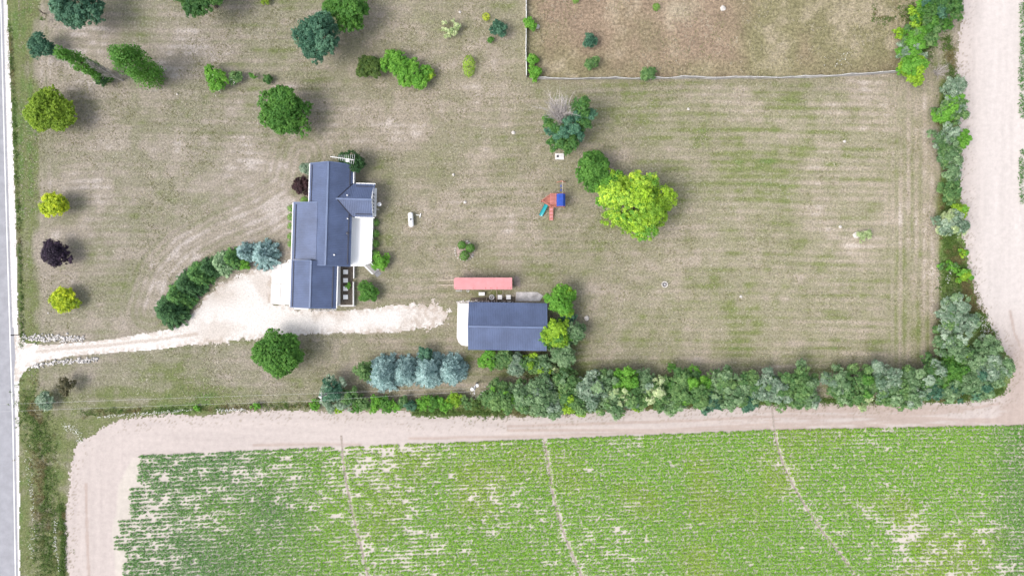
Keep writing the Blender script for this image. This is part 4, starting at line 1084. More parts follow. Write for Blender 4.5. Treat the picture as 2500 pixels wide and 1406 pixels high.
# stone strips beside the driveway mouth and gravel along the garage: too small to count
def rubble(name, regs, rmin, rmax, seed):
    rg = np.random.default_rng(seed); Vs = []; Fs = []
    base = np.array([(1, 0, 0), (0, 1, 0), (-1, 0, 0), (0, -1, 0), (.6, .6, .7), (-.6, .6, .75), (-.6, -.6, .7), (.6, -.6, .65)], float)
    fc = [(0, 1, 4), (1, 2, 5), (2, 3, 6), (3, 0, 7), (1, 5, 4), (2, 6, 5), (3, 7, 6), (0, 4, 7), (4, 5, 6), (4, 6, 7)]
    for pts, wpx, n in regs:
        pts = np.array(pts, float); seg = np.hypot(*(pts[1:] - pts[:-1]).T); cum = np.concatenate(([0], np.cumsum(seg)))
        for _ in range(n):
            t = rg.uniform(0, cum[-1]); px = np.interp(t, cum, pts[:, 0]); py = np.interp(t, cum, pts[:, 1]) + rg.normal(0, wpx / 2.4)
            r = rg.uniform(rmin, rmax); a = rg.uniform(0, 6.28); q = base * rg.uniform(.7, 1.25, (8, 1)) * r; ca, sa_ = math.cos(a), math.sin(a)
            q = np.stack((q[:, 0] * ca - q[:, 1] * sa_, q[:, 0] * sa_ + q[:, 1] * ca, q[:, 2]), -1) + np.array((gx(px), gy(py), .02))
            k = len(Vs) * 8; Vs.append(q); Fs += [tuple(k + i for i in f) for f in fc]
    me = np_mesh(name, np.vstack(Vs), np.array(Fs)); return link(name, me, MAT['rubble'], kind='stuff')
o = rubble('riprap', [([(56, 823), (100, 824), (150, 826), (205, 826)], 11, 170), ([(72, 900), (95, 890), (140, 884), (200, 880), (240, 876)], 8, 150)], .10, .24, 5)
o['label'] = 'strips of pale riprap stones beside the driveway mouth'; o['category'] = 'stones'
o = rubble('edging_gravel', [([(757, 756), (790, 757), (822, 756)], 3, 90), ([(1115, 738), (1146, 737)], 4, 60), ([(1150, 735), (1258, 737)], 4, 70), ([(660, 650), (705, 640)], 4, 40)], .05, .13, 6)
o['label'] = 'loose white stones along the garage and shed edges'; o['category'] = 'stones'

# mailbox at the drive
mbx = empty('mailbox', P(49, 817), label='dark mailbox on a post at the driveway mouth', category='mailbox')
MB().box((0, 0, .55), (.1, .1, 1.1)).build('post', MAT['darkbar'], mbx); MB().box((-.28, 0, 1.06), (.6, .08, .08)).build('arm', MAT['darkbar'], mbx)
m = MB(); pts = [(-.3, -.1)] ; sec = [(.1, 0), (.1, .1), (.07, .17), (0, .2), (-.07, .17), (-.1, .1), (-.1, 0)]
n0 = [( -.62, y, 1.1 + z) for y, z in sec]; n1 = [(-.14, y, 1.1 + z) for y, z in sec]
for i in range(6): m.quad(n0[i], n1[i], n1[i + 1], n0[i + 1])
m.quad(*n0[::-1]); m.quad(*n1); m.quad(n0[0], n0[6], n1[6], n1[0]); m.build('box', MAT['rubber'], mbx)

# pasture fence
def fence(name, pts, label, hgt, mat, sag, seed, wob=0.0):
    pts = [P(*p) for p in pts]; r = empty(name, pts[0], label=label, category='fence'); rg = random.Random(seed)
    segs = []
    for A, B in zip(pts[:-1], pts[1:]):
        n = max(1, round((B - A).length / 2.6)); segs += [A.lerp(B, i / n) for i in range(n)]
    segs.append(pts[-1]); segs = [s - r.location for s in segs]
    tops = []
    for i, s in enumerate(segs):
        tops.append(s + Vector((rg.uniform(-wob, wob) * .6, rg.uniform(-wob, wob), hgt)))
        MB().tube([s + Vector((.0, .0, -.05)), tops[-1] + Vector((0, 0, .1))], .05, 5).build('post', MAT['greywood'], r)
    for i in range(len(segs) - 1):
        m = MB(); K = 5; lo = []; hi = []
        for k in range(K):
            f = k / (K - 1); q = segs[i].lerp(segs[i + 1], f); t = tops[i].lerp(tops[i + 1], f); sg_ = sag * 4 * f * (1 - f)
            side = Vector((0, 0, 0)); t = t + Vector((rg.uniform(-.03, .03), rg.uniform(-.03, .03), -sg_)); lo.append(q + Vector((0, 0, .04))); hi.append(t)
        off = Vector((segs[i + 1] - segs[i])).normalized().cross(Vector((0, 0, 1))) * .025
        for k in range(K - 1):
            a, b_, c, e = lo[k], lo[k + 1], hi[k + 1], hi[k]
            m.quad(a - off, b_ - off, c - off, e - off); m.quad(e + off, c + off, b_ + off, a + off); m.quad(e - off, c - off, c + off, e + off)
        m.build('panel', mat, r)
        m = MB(); m.tube([h + Vector((0, 0, .02)) for h in hi], .055, 5); m.build('top_rail', MAT['white'] if mat is MAT['white'] else MAT['greyrail'], r)
    return r
MAT['greyrail'] = plain('pale_grey_rail', (0.5, 0.5, 0.5), 0.8, 0.2, 1.5)
MAT['fabric'] = plain('grey_fence_mesh', (0.36, 0.345, 0.335), 0.9, 0.3, 0.8)
fence('side_fence', [(1284, -70), (1284.5, 60), (1283.5, 120), (1285, 190)], 'white board fence along the side of the brown pasture', 1.15, MAT['white'], .01, 3, .02)
fence('mesh_fence', [(1300, 194), (1400, 195), (1500, 194), (1560, 194.5), (1700, 192), (1745, 195), (1790, 192), (1860, 192.5), (1960, 191.5), (2030, 188), (2110, 184.5), (2187, 178)],
      'sagging grey mesh fence along the bottom of the brown pasture', 1.0, MAT['fabric'], .16, 8, .16)

# utility poles and wires
def upole(px, py, hgt, label, lamp):
    top = P(px, py, hgt); r = empty('utility_pole', (top.x, top.y, 0), label=label, category='utility pole')
    MB().tube([(0, 0, -.1), (0, 0, hgt)], [.17, .11], 9).build('pole', MAT['greywood'], r)
    MB().box((0, 0, hgt - .35), (.11, 1.3, .12)).build('crossarm', MAT['greywood'], r)
    for s in (-.55, .55): MB().lathe((0, s, hgt - .29), [(.05, 0), (.07, .08), (.04, .16), (.06, .2)], 8).build('insulator', MAT['white'], r)
    if lamp:
        MB().tube([(.0, .1, hgt - .7), (.35, .55, hgt - .5)], .04, 5).build('lamp_arm', MAT['steel'], r)
        MB().lathe((.4, .62, hgt - .75), [(.12, 0), (.25, .1), (.25, .2), (.08, .32)], 12).build('lamp_head', MAT['white'], r)
        MB().lathe((-.38, 0, hgt - 1.6), [(.24, 0), (.27, .05), (.27, .8), (.2, .88)], 12).build('transformer', MAT['white'], r)
    else:
        MB().lathe((.02, .0, hgt - .05), [(.16, 0), (.17, .2), (.1, .28)], 10).build('cap', MAT['white'], r)
        MB().tube([(0, 0, hgt - .8), (-.6, -.1, hgt - .8)], .05, 5).build('bracket', MAT['white'], r)
    return r
hp = 7.6
p1 = upole(783, 969, hp, 'grey utility pole standing in the dark shrub above the sandy track', False)
p2 = upole(1158, 952, hp, 'utility pole with white transformer and lamp at the end of the wires', True)
p0 = P(-420, 1012, hp)
for off, lb in ((-.55, 'thin overhead wire on the crop side of the utility poles'), (.55, 'thin overhead wire on the house side of the utility poles')):
    m = MB(); ends = [Vector((p0.x, p0.y + off, hp - .1)), Vector((p1.location.x, p1.location.y + off, hp - .08)), Vector((p2.location.x, p2.location.y + off * .4, hp - .1))]
    for A, B in zip(ends[:-1], ends[1:]):
        m.tube([A.lerp(B, k / 12) - Vector((0, 0, .5 * 4 * (k / 12) * (1 - k / 12))) for k in range(13)], .010, 4, cap=False)
    m.build('overhead_wire', MAT['wire'], label=lb, category='wire')

# ------------------------------------------------------------------ trees and shrubs
T = 'tree'; B_ = 'shrub'
HR = 'trees of the hedgerow along the sandy track'; HR2 = 'trees of the hedgerow up the sand strip'
for a in (
    ('pine_tree', 'broad', 'teal', 192, 22, 54, 9, 'big dark blue green tree near the road above the poplars', T, None, dict(leaf=.26)),
    ('maple_tree', 'broad', 'dark', 498, -12, 60, 9, 'big dense dark green tree cut off by the far lawn edge', T, None, dict(leaf=.24)),
    ('scrub_bush', 'broad', 'olive', 98, 28, 20, 2.4, 'thin straggly bush near the road above the round evergreen', B_, None, dict(leaf=.2, gap=.5, dens=.6)),
    ('round_evergreen', 'broad', 'teal', 103, 118, 29, 4.5, 'round dark evergreen standing beside the tall slim poplar', T, None, dict(leaf=.2, lobes=26)),
    ('juniper_bush', 'broad', 'deep', 255, 196, 19, 2.4, 'low dark bush at the foot of the slim poplar', B_, None, dict(leaf=.2)),
    ('round_tree', 'broad', 'lime', 128, 274, 50, 6, 'rounded yellow green tree near the road', T, None, dict(leaf=.2, lobes=40, sub=.22, loose=.12)),
    ('lilac_bush', 'broad', 'bright', 523, 191, 32, 3, 'bright green rounded bush with white blossom on the front lawn', B_, None, dict(leaf=.2)),
    ('flowering_shrub', 'broad', 'mid', 576, 190, 17, 1.8, 'small grey green shrub with white blossom beside the bright bush', B_, None, dict(leaf=.17)),
    ('young_shrub', 'broad', 'green', 622, 184, 12, 1.5, 'small green shrub right of the blossoming pair, with thin top', B_, None, dict(leaf=.17, gap=.4)),
    ('young_shrub', 'broad', 'dark', 656, 193, 11, 1.4, 'small dark green shrub, last of the row of lawn shrubs', B_, None, dict(leaf=.16)),
    ('pine_tree', 'broad', 'teal', 781, 97, 57, 10, 'big billowing blue green tree on the lawn above the house', T, None, dict(leaf=.24, lobes=22)),
    ('maple_tree', 'broad', 'green', 848, 28, 50, 8, 'fresh green tree directly behind the big blue green tree', T, None, dict(leaf=.28)),
    ('low_bush', 'broad', 'lime', 648, -2, 13, 1.6, 'low yellowish bush at the far lawn edge', B_, None, dict(leaf=.18)),
    ('smoke_bush', 'broad', 'olive', 905, 168, 31, 3, 'dull olive brown bush beside the bright green pair', B_, None, dict(leaf=.17, lobes=22)),
    ('lilac_bush', 'broad', 'bright', 966, 162, 36, 3.2, 'bright green bush between the olive bush and its larger twin', B_, None, dict(leaf=.2)),
    ('lilac_bush', 'broad', 'bright', 1010, 184, 42, 3.4, 'larger bright green bush at the end of the bush trio', B_, None, dict(leaf=.2)),
    ('sapling', 'broad', 'yelgr', 1047, 180, 15, 2, 'yellow green sprout on the flank of the larger bright bush', B_, None, dict(leaf=.18)),
    ('variegated_bush', 'broad', 'pale', 1101, 72, 25, 2, 'pale cream green variegated bush on the lawn', B_, None, dict(leaf=.17, gap=.3)),
    ('golden_shrub', 'ball', 'gold', 1187, 42, 9.5, 1.1, 'tiny golden yellow shrub beside the small teal tree', B_, None, {}),
    ('small_tree', 'broad', 'teal', 1218, 73, 20, 3, 'small teal green tree beside the tiny golden shrub', T, None, dict(leaf=.19)),
    ('low_bush', 'broad', 'green', 1198, 97, 8, 1, 'little green bush at the foot of the small teal tree', B_, None, dict(leaf=.15)),
    ('oak_tree', 'broad', 'green', 702, 276, 55, 7.5, 'loose mid green tree on the lawn directly above the farmhouse', T, None, dict(leaf=.22, lobes=40, sub=.24, loose=.16)),
    ('barberry_bush', 'broad', 'maroon', 739, 454, 24, 2, 'dark maroon bush against the farmhouse wall', B_, None, dict(leaf=.16, lobes=24)),
    ('spruce_shrub', 'broad', 'sage', 749, 410, 15, 1.8, 'small grey green shrub at the upper house corner', B_, None, dict(leaf=.16)),
    ('yew_tree', 'broad', 'deep', 860, 390, 29, 4.5, 'very dark evergreen tucked behind the television aerial', T, None, dict(leaf=.2)),
    ('hydrangea_bush', 'broad', 'bright', 930, 637, 24, 2.2, 'rounded yellow green bush beside the deck stair', B_, None, dict(leaf=.17)),
    ('lilac_bush', 'broad', 'green', 898, 712, 26, 2.6, 'dense fresh green bush beside the white vinyl fence', B_, None, dict(leaf=.16)),
    ('bed_plant', 'broad', 'bright', 850, 697, 8, .7, 'small leafy plant among the square paving stones', 'plant', None, dict(leaf=.13)),
    ('golden_tree', 'broad', 'gold', 140, 501, 34, 4, 'bright golden leaved small tree near the road, above the purple one', T, None, dict(leaf=.22, lobes=20, loose=0)),
    ('purple_tree', 'broad', 'purple', 140, 618, 34, 4, 'dark purple leaved small tree between two golden ones', T, None, dict(leaf=.22, lobes=20, loose=0)),
    ('golden_bush', 'broad', 'gold', 158, 733, 31, 3, 'bright golden yellow bush near the driveway mouth', B_, None, dict(leaf=.22, lobes=20, loose=0)),
    ('dry_bush', 'broad', 'brown', 164, 943, 26, 3, 'thin brownish half dead bush near the driveway mouth', B_, None, dict(leaf=.17, gap=.5, dens=.7)),
    ('pale_bush', 'broad', 'sage', 115, 977, 23, 2.6, 'pale grey green rounded bush beneath the overhead wires', B_, None, dict(leaf=.19)),
    ('oak_tree', 'broad', 'green', 684, 866, 55, 7, 'dense dark green tree below the gravel driveway', T, None, dict(leaf=.22, lobes=40, sub=.24, loose=.14)),
    ('pine_tree', 'broad', 'mid', 891, 905, 23, 4.5, 'slim mid green pine at the road end of the blue spruces', T, None, dict(leaf=.2)),
    ('pine_tree', 'broad', 'teal', 1037, 866, 18, 3.5, 'small dark pine peeping out behind the blue spruces', T, None, dict(leaf=.2)),
    ('dark_shrub', 'broad', 'teal', 815, 948, 36, 4.5, 'dark bluish shrub round the nearer utility pole', B_, None, dict(leaf=.22, pal2='sage', mix2=.2)),
    ('maple_tree', 'broad', 'green', 1447, 416, 43, 6, 'dark fresh green tree touching the big yellow green tree', T, None, dict(leaf=.24, gap=.2, lobes=30)),
    ('locust_tree', 'broad', 'sun', 1548, 504, 74, 10, 'largest tree, golden green, in the back lawn beside the playset', T, None, dict(leaf=.27, lobes=32, pal2='yelgr', mix2=.25, sub=.36, loose=.26)),
    ('locust_tree', 'broad', 'bright', 1500, 468, 44, 7, 'yellow green side trunk between the big golden tree and its green neighbour', T, None, dict(leaf=.26, gap=.34, pal2='yelgr', mix2=.3)),
    ('bright_bush', 'broad', 'bright', 1294, 60, 17, 2, 'bright green bush on the side fence beside a grey rock', B_, None, dict(leaf=.2)),
    ('bright_bush', 'broad', 'bright', 1300, 149, 15, 2, 'bright green bush inside the side fence, just above the corner bush', B_, None, dict(leaf=.2)),
    ('bright_bush', 'broad', 'bright', 1305, 183, 18, 2.2, 'bright green bush at the pasture fence corner', B_, None, dict(leaf=.2)),
    ('teal_bush', 'broad', 'teal', 1441, 101, 19, 2.4, 'teal green bush in the brown pasture, farther from the mesh fence', B_, None, dict(leaf=.19)),
    ('teal_bush', 'broad', 'mid', 1448, 157, 20, 2.4, 'teal green bush with yellowish shoots in the brown pasture near the mesh fence', B_, None, dict(leaf=.19, pal2='bright', mix2=.2)),
    ('fence_bush', 'broad', 'mid', 1586, 183, 20, 2.2, 'dull green bush straddling the mesh fence', B_, None, dict(leaf=.19)),
    ('low_bush', 'ball', 'bright', 1602, 18, 9, 1, 'small bright green bush in the brown pasture', B_, None, {}),
    ('low_bush', 'ball', 'bright', 1405, 1, 8.5, 1, 'small bright green bush at the far pasture edge', B_, None, {}),
    ('scrub_mound', 'broad', 'pale', 2108, 576, 22, 1.4, 'pale scrubby mound of weeds behind the white boulder', B_, None, dict(leaf=.16, gap=.45)),
    # trees wrapped round the shed
    ('ash_tree', 'broad', 'bright', 1368, 735, 38, 5.5, 'bright green tree at the upper back corner of the shed', T, None, dict(leaf=.27, pal2='yelgr', mix2=.25)),
    ('ash_tree', 'broad', 'yelgr', 1352, 808, 40, 6, 'bright yellow green tree overhanging the shed roof', T, None, dict(leaf=.3, pal2='green', mix2=.3)),
    ('willow_tree', 'broad', 'grey', 1401, 812, 29, 4.5, 'greyish tree outside the bright tree at the shed back', T, None, dict(leaf=.22)),
    ('dark_shrub', 'broad', 'teal', 1385, 776, 20, 3.5, 'dark shrub between the two bright trees at the shed back', B_, None, dict(leaf=.2)),
    ('willow_tree', 'broad', 'grey', 1372, 862, 31, 4.5, 'grey green tree at the lower back corner of the shed', T, None, dict(leaf=.22)),
    ('hedge_bush', 'broad', 'bright', 1191, 874, 24, 3.2, 'light green bush at the front end of the shed side hedge', B_, None, dict(leaf=.22)),
    ('hedge_bush', 'broad', 'mid', 1230, 876, 26, 3.4, 'mid green bush second along the shed side hedge', B_, None, dict(leaf=.22)),
    ('hedge_bush', 'broad', 'sage', 1262, 889, 25, 3.4, 'silvery bush in the shed side hedge', B_, None, dict(leaf=.2)),
    ('hedge_bush', 'broad', 'mid', 1297, 885, 27, 3.6, 'mottled green bush in the shed side hedge next to the silvery one', B_, None, dict(leaf=.22, pal2='yelgr', mix2=.25)),
    ('hedge_bush', 'broad', 'grey', 1328, 893, 28, 3.6, 'grey green bush at the back end of the shed side hedge', B_, None, dict(leaf=.22, pal2='yelgr', mix2=.2)),
    ('hedge_bush', 'broad', 'pale', 1347, 903, 15, 2.6, 'pale yellowish bush jutting from the shed side hedge', B_, None, dict(leaf=.2))):
    kw = a[-1]; plant(*a[:-1], **kw)
plant('clipped_hedge', 'ball', 'yelgr', 1145, 162, 15, 1.6, 'oblong yellow green clipped hedge standing alone on the lawn', 'hedge').scale.y = 1.75
# clipped balls along the house
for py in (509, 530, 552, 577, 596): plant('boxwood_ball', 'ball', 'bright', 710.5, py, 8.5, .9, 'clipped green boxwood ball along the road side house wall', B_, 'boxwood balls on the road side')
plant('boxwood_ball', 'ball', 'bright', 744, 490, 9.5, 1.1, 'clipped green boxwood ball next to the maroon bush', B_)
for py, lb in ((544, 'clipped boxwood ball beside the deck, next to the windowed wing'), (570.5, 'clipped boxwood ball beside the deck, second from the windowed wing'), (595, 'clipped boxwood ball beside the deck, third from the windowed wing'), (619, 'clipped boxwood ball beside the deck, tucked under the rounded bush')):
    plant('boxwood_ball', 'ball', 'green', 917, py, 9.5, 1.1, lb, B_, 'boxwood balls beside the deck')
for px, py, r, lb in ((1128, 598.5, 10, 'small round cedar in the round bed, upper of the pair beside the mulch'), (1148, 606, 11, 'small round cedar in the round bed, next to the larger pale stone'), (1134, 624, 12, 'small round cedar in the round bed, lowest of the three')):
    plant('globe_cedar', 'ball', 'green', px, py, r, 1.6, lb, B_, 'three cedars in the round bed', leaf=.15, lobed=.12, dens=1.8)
# poplars
def at_base(px, py): return P(px, py)
def column(name, pal, base, R, h, label, **kw):
    SEED[0] += 1; rng = np.random.default_rng(SEED[0]); b = P(*base); r = empty(name, b, label=label, category='tree')
    p, nr, sz, asp, col, dr, lc, lr = crown_column(R, h, rng, pal, **kw)
    link('crown', leaf_mesh('crown', p, nr, sz, asp, col, rng), MAT['leaf'], r); trunk_mesh(R, h, rng, lc, lr, 'column').build('trunk', MAT['bark'], r)
column('poplar_tree', 'green', (268, 191), 1.5, 13.6, 'tall slim dark green poplar leaning along the dead one', leaf=.3, dens=1.7)
column('poplar_tree', 'green', (383, 187), 2.7, 11.8, 'tall broad fresh green poplar beside the dead grey one', leaf=.3, dens=1.7)
SEED[0] += 1; rng_ = np.random.default_rng(5)
b = P(300, 197); dp = empty('dead_poplar', b, label='bare grey dead poplar between the two green poplars', category='tree')
MB().tube([(0, 0, -.1), (0, 0, 9.5)], [.2, .04], 6).build('trunk', MAT['greybark'], dp)
m = MB()
for k in range(80):
    z = rng_.uniform(.8, 8.8); a = rng_.uniform(0, 6.28); l = rng_.uniform(1.0, 2.2) * (1 - z / 14); s = Vector((0, 0, z))
    twigs(m, s, s + Vector((math.cos(a) * l * .42, math.sin(a) * l * .42, l)), .045, 1, rng_, 5)
m.build('branches', MAT['greybark'], dp)
# half bare tree in the back lawn
def half_bare():
    rg = np.random.default_rng(77); zc = 3.5; b = P(1384, 312, zc); r = empty('half_bare_tree', (b.x, b.y, 0), label='half dead tree with bare grey branches among dark green tufts', category='tree')
    h = 8.0; MB().tube([(0, 0, -.1), (.1, 0, 2), (0, .1, 4.6)], [.32, .26, .16], 8).build('trunk', MAT['greybark'], r)
    m = MB(); tc = P(1366, 270, 6.0) - Vector((b.x, b.y, 0))
    for k in range(40):
        e = tc + Vector((float(np.clip(rg.normal(0, 1.0), -1.6, 1.6)), float(np.clip(rg.normal(.0, .7), -1.3, 1.0)), rg.uniform(-.5, .8))); s = Vector((0, 0, rg.uniform(2.5, 4.5))); twigs(m, s, e, .075, 2, rg, 4)
    for px, py in ((1340, 330), (1352, 350), (1375, 340), (1400, 330), (1345, 318)):
        e = P(px, py, 3.5) - Vector((b.x, b.y, 0)); twigs(m, (0, 0, 2.5), e, .06, 1, rg, 4)
    m.build('branches', MAT['greybark'], r)
    ps_ = []; ns = []; ss = []; cs = []
    for px, py, rp, z in ((1420, 262, 22, 6), (1438, 277, 17, 5.5), (1425, 300, 20, 5), (1405, 318, 19, 5.5), (1336, 298, 15, 4.5), (1362, 312, 17, 5), (1378, 322, 16, 5.5), (1350, 345, 14, 3.5), (1372, 352, 18, 4), (1398, 345, 20, 4), (1412, 335, 14, 4), (1385, 366, 14, 3), (1400, 290, 14, 5.2), (1352, 362, 10, 3), (1402, 268, 15, 5.5), (1388, 298, 15, 5.6), (1341, 322, 13, 4), (1414, 283, 17, 5.4), (1362, 335, 13, 4.5), (1390, 355, 16, 3.8)):
        p, nr, sz, asp, col, dr, lc, lr = crown_broad(rp / S, rp / S * 1.7, rg, 'teal' if rg.random() < .4 else 'dark', leaf=.22, lobes=7, base=0)
        o = P(px, py, z) - Vector((b.x, b.y, 0)) - Vector((0, 0, rp / S * .85)); ps_.append(p + np.array(o)); ns.append(nr); ss.append(sz); cs.append(col * 1.15)
    link('crown', leaf_mesh('crown', np.vstack(ps_), np.vstack(ns), np.concatenate(ss), .62, np.vstack(cs), rg), MAT['leaf'], r)
half_bare()
# curved row of evergreens in the drive, with blue spruces at the house end
EV = 'curved evergreen row along the driveway'
for px, py, r, h, pal, lb in (
    (418, 757, 42, 5.5, 'deep', 'large dark spruce at the tail of the curved evergreen row'), (440, 722, 36, 5, 'dark', 'dark spruce second from the tail of the curved row'),
    (462, 694, 36, 5, 'deep', 'dark spruce in the middle of the curved evergreen row'), (488, 672, 34, 4.8, 'dark', 'dark spruce in the curved row beside the grey one'),
    (513, 655, 26, 4.2, 'deep', 'smaller dark spruce touching the grey one of the curved row'), (543, 643, 28, 4, 'grey', 'grey green spruce in the curved row'),
    (568, 632, 25, 4, 'dark', 'green spruce between the grey and the blue ones of the curved row'), (600, 617, 25, 4, 'blue', 'smaller blue spruce next to the end of the curved row'),
    (646, 622, 37, 4.6, 'blue', 'largest blue spruce ending the curved row by the concrete pad')):
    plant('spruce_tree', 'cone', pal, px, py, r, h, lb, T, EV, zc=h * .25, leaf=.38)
plant('low_bush', 'broad', 'bright', 597, 648, 15, 1.3, 'low bright green bush in front of the curved row', B_, None, leaf=.17)
for px, py, r, h, lb in ((938, 913, 44, 7.0, 'blue spruce at the road end of the row of four'), (990, 909, 35, 6.5, 'second blue spruce of the row of four, the narrowest'), (1046, 906, 41, 7.0, 'third blue spruce of the row of four'), (1103, 903, 37, 6.5, 'blue spruce nearest the shed in the row of four')):
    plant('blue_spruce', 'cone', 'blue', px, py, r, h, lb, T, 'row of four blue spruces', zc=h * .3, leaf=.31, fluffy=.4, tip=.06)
# low hedge below the spruces
LH = 'low bushes of the hedge beside the wires'
for px, py, r, h, pal in ((772, 986, 15, 1.4, 'bright'), (803, 985, 19, 2, 'sage'), (838, 985, 20, 2.4, 'sage'), (858, 966, 24, 3, 'mid'), (826, 996, 13, 1.2, 'yelgr'), (872, 990, 18, 2, 'green'), (893, 985, 18, 2.2, 'mid'), (915, 985, 19, 2, 'bright'),
                          (940, 988, 18, 2, 'green'), (962, 990, 17, 1.8, 'bright'), (985, 980, 17, 2.2, 'mid'), (1003, 987, 15, 2, 'teal'), (1035, 983, 19, 2, 'bright'), (1060, 982, 18, 2.2, 'green'), (1085, 985, 19, 2, 'bright'),
                          (1110, 975, 18, 2, 'yelgr'), (1140, 985, 18, 1.6, 'mid'), (1165, 985, 16, 2, 'olive'), (1188, 975, 20, 2.2, 'mid'), (626, 993, 11, 1, 'bright'), (480, 996, 9, .8, 'bright')):
    w_ = dict(bright='bright green', sage='silvery', mid='mid green', yelgr='yellow green', green='dark fresh green', teal='dark bluish', olive='dull olive')[pal]
    plant('hedge_bush', 'broad', pal, px, py, r, h, w_ + ' low bush beside the sandy track ' + ('standing alone under the wires' if px < 700 else 'round the nearer utility pole' if px < 850 else 'below the first blue spruces' if px < 950 else 'below the middle blue spruces' if px < 1050 else 'below the transformer pole'), B_, LH, leaf=.19, loose=.25)
# hedgerow along the track
LW = dict(grey='grey green bushy tree in the hedgerow along the sandy track', mid='mid green bushy tree in the hedgerow along the sandy track', sage='silvery leaved tree in the hedgerow along the sandy track',
          bright='bright green tree in the hedgerow along the sandy track', pale='pale yellowish tree in the hedgerow along the sandy track', yelgr='yellow green bush in the hedgerow along the sandy track', teal='dark bluish tree in the hedgerow along the sandy track', green='fresh green tree in the hedgerow along the sandy track')
for px, py, r, h, pal, p2 in (
    (1226, 968, 36, 4.5, 'mid', 'bright'), (1272, 972, 36, 5, 'grey', 'mid'), (1318, 962, 42, 5.5, 'grey', 'sage'), (1345, 985, 32, 4, 'sage', 'grey'), (1388, 930, 30, 5, 'mid', 'grey'), (1402, 972, 38, 5, 'mid', 'yelgr'),
    (1440, 952, 40, 5.5, 'sage', 'grey'), (1478, 938, 30, 5, 'grey', 'mid'), (1490, 980, 34, 4.5, 'grey', 'mid'), (1525, 930, 32, 5, 'bright', 'green'), (1512, 958, 27, 5, 'pale', 'mid'), (1545, 968, 32, 4.5, 'mid', 'sage'),
    (1575, 930, 26, 4.5, 'grey', 'sage'), (1600, 955, 38, 5, 'mid', 'pale'), (1553, 990, 17, 2.5, 'yelgr', 'pale'), (1655, 938, 40, 5.5, 'mid', 'green'), (1690, 955, 44, 5.5, 'mid', 'bright'), (1648, 978, 30, 4, 'grey', 'mid'),
    (1755, 930, 36, 5.5, 'grey', 'mid'), (1785, 955, 40, 5.5, 'grey', 'mid'), (1735, 978, 28, 4, 'teal', 'grey'), (1828, 940, 36, 5.5, 'mid', 'grey'), (1860, 938, 34, 5.5, 'sage', 'sage'), (1895, 950, 38, 5.5, 'sage', 'mid'), (1830, 975, 28, 4, 'teal', 'grey'),
    (1945, 935, 44, 6, 'mid', 'grey'), (1968, 962, 32, 4.5, 'grey', 'sage'), (2035, 930, 32, 5, 'grey', 'sage'), (2058, 950, 34, 4.5, 'mid', 'grey'), (2100, 935, 40, 5.5, 'mid', 'green'), (2095, 968, 28, 4, 'mid', 'pale'), (2148, 925, 40, 6, 'sage', 'grey'),
    (2175, 950, 40, 5, 'mid', 'grey'), (2215, 925, 36, 5.5, 'grey', 'mid'), (2222, 962, 30, 4.5, 'grey', 'sage'), (2262, 912, 36, 5.5, 'mid', 'sage'), (2265, 945, 28, 4, 'teal', 'grey'), (2315, 950, 30, 4, 'grey', 'teal'),
    (2318, 900, 34, 5, 'green', 'yelgr'), (2365, 935, 40, 5.5, 'grey', 'teal'), (2395, 905, 42, 6, 'sage', 'grey'), (2430, 890, 30, 5, 'grey', 'sage'), (2448, 895, 17, 3, 'yelgr', 'bright'), (2400, 862, 34, 5, 'grey', 'sage'), (2368, 880, 32, 5, 'grey', 'mid'),
    (2320, 840, 36, 5.5, 'grey', 'sage'), (2345, 855, 22, 4, 'yelgr', 'grey'), (2312, 780, 32, 5, 'sage', 'mid'), (2340, 790, 30, 5, 'sage', 'sage'), (2322, 745, 30, 5, 'sage', 'grey'), (2360, 785, 24, 4, 'sage', 'grey')):
    side = 'lawn side' if py < 942 else ('middle' if py < 962 else 'track side')
    where = 'below the shed' if px < 1400 else 'just past the shed' if px < 1500 else 'in line with the largest tree' if px < 1640 else 'before the damp wheel track' if px < 1790 else 'around the damp wheel track' if px < 1990 else 'in line with the white boulder' if px < 2160 else 'before the hedgerow corner' if px < 2300 else 'at the hedgerow corner' if py > 830 else 'beside the weedy bank'
    plant('hedgerow_tree', 'broad', pal, px, py, r, h, LW[pal].split(' in the hedgerow')[0].replace(' bushy', '') + ' on the ' + side + ' of the hedgerow ' + where, T, HR, leaf=.24, pal2=p2, mix2=.28, lobes=int(14 + r * .4), loose=.32)
LV = {k: v.replace('along the sandy track', 'up the sand strip') for k, v in LW.items()}
LV['dark'] = 'dark green tree in the hedgerow up the sand strip'
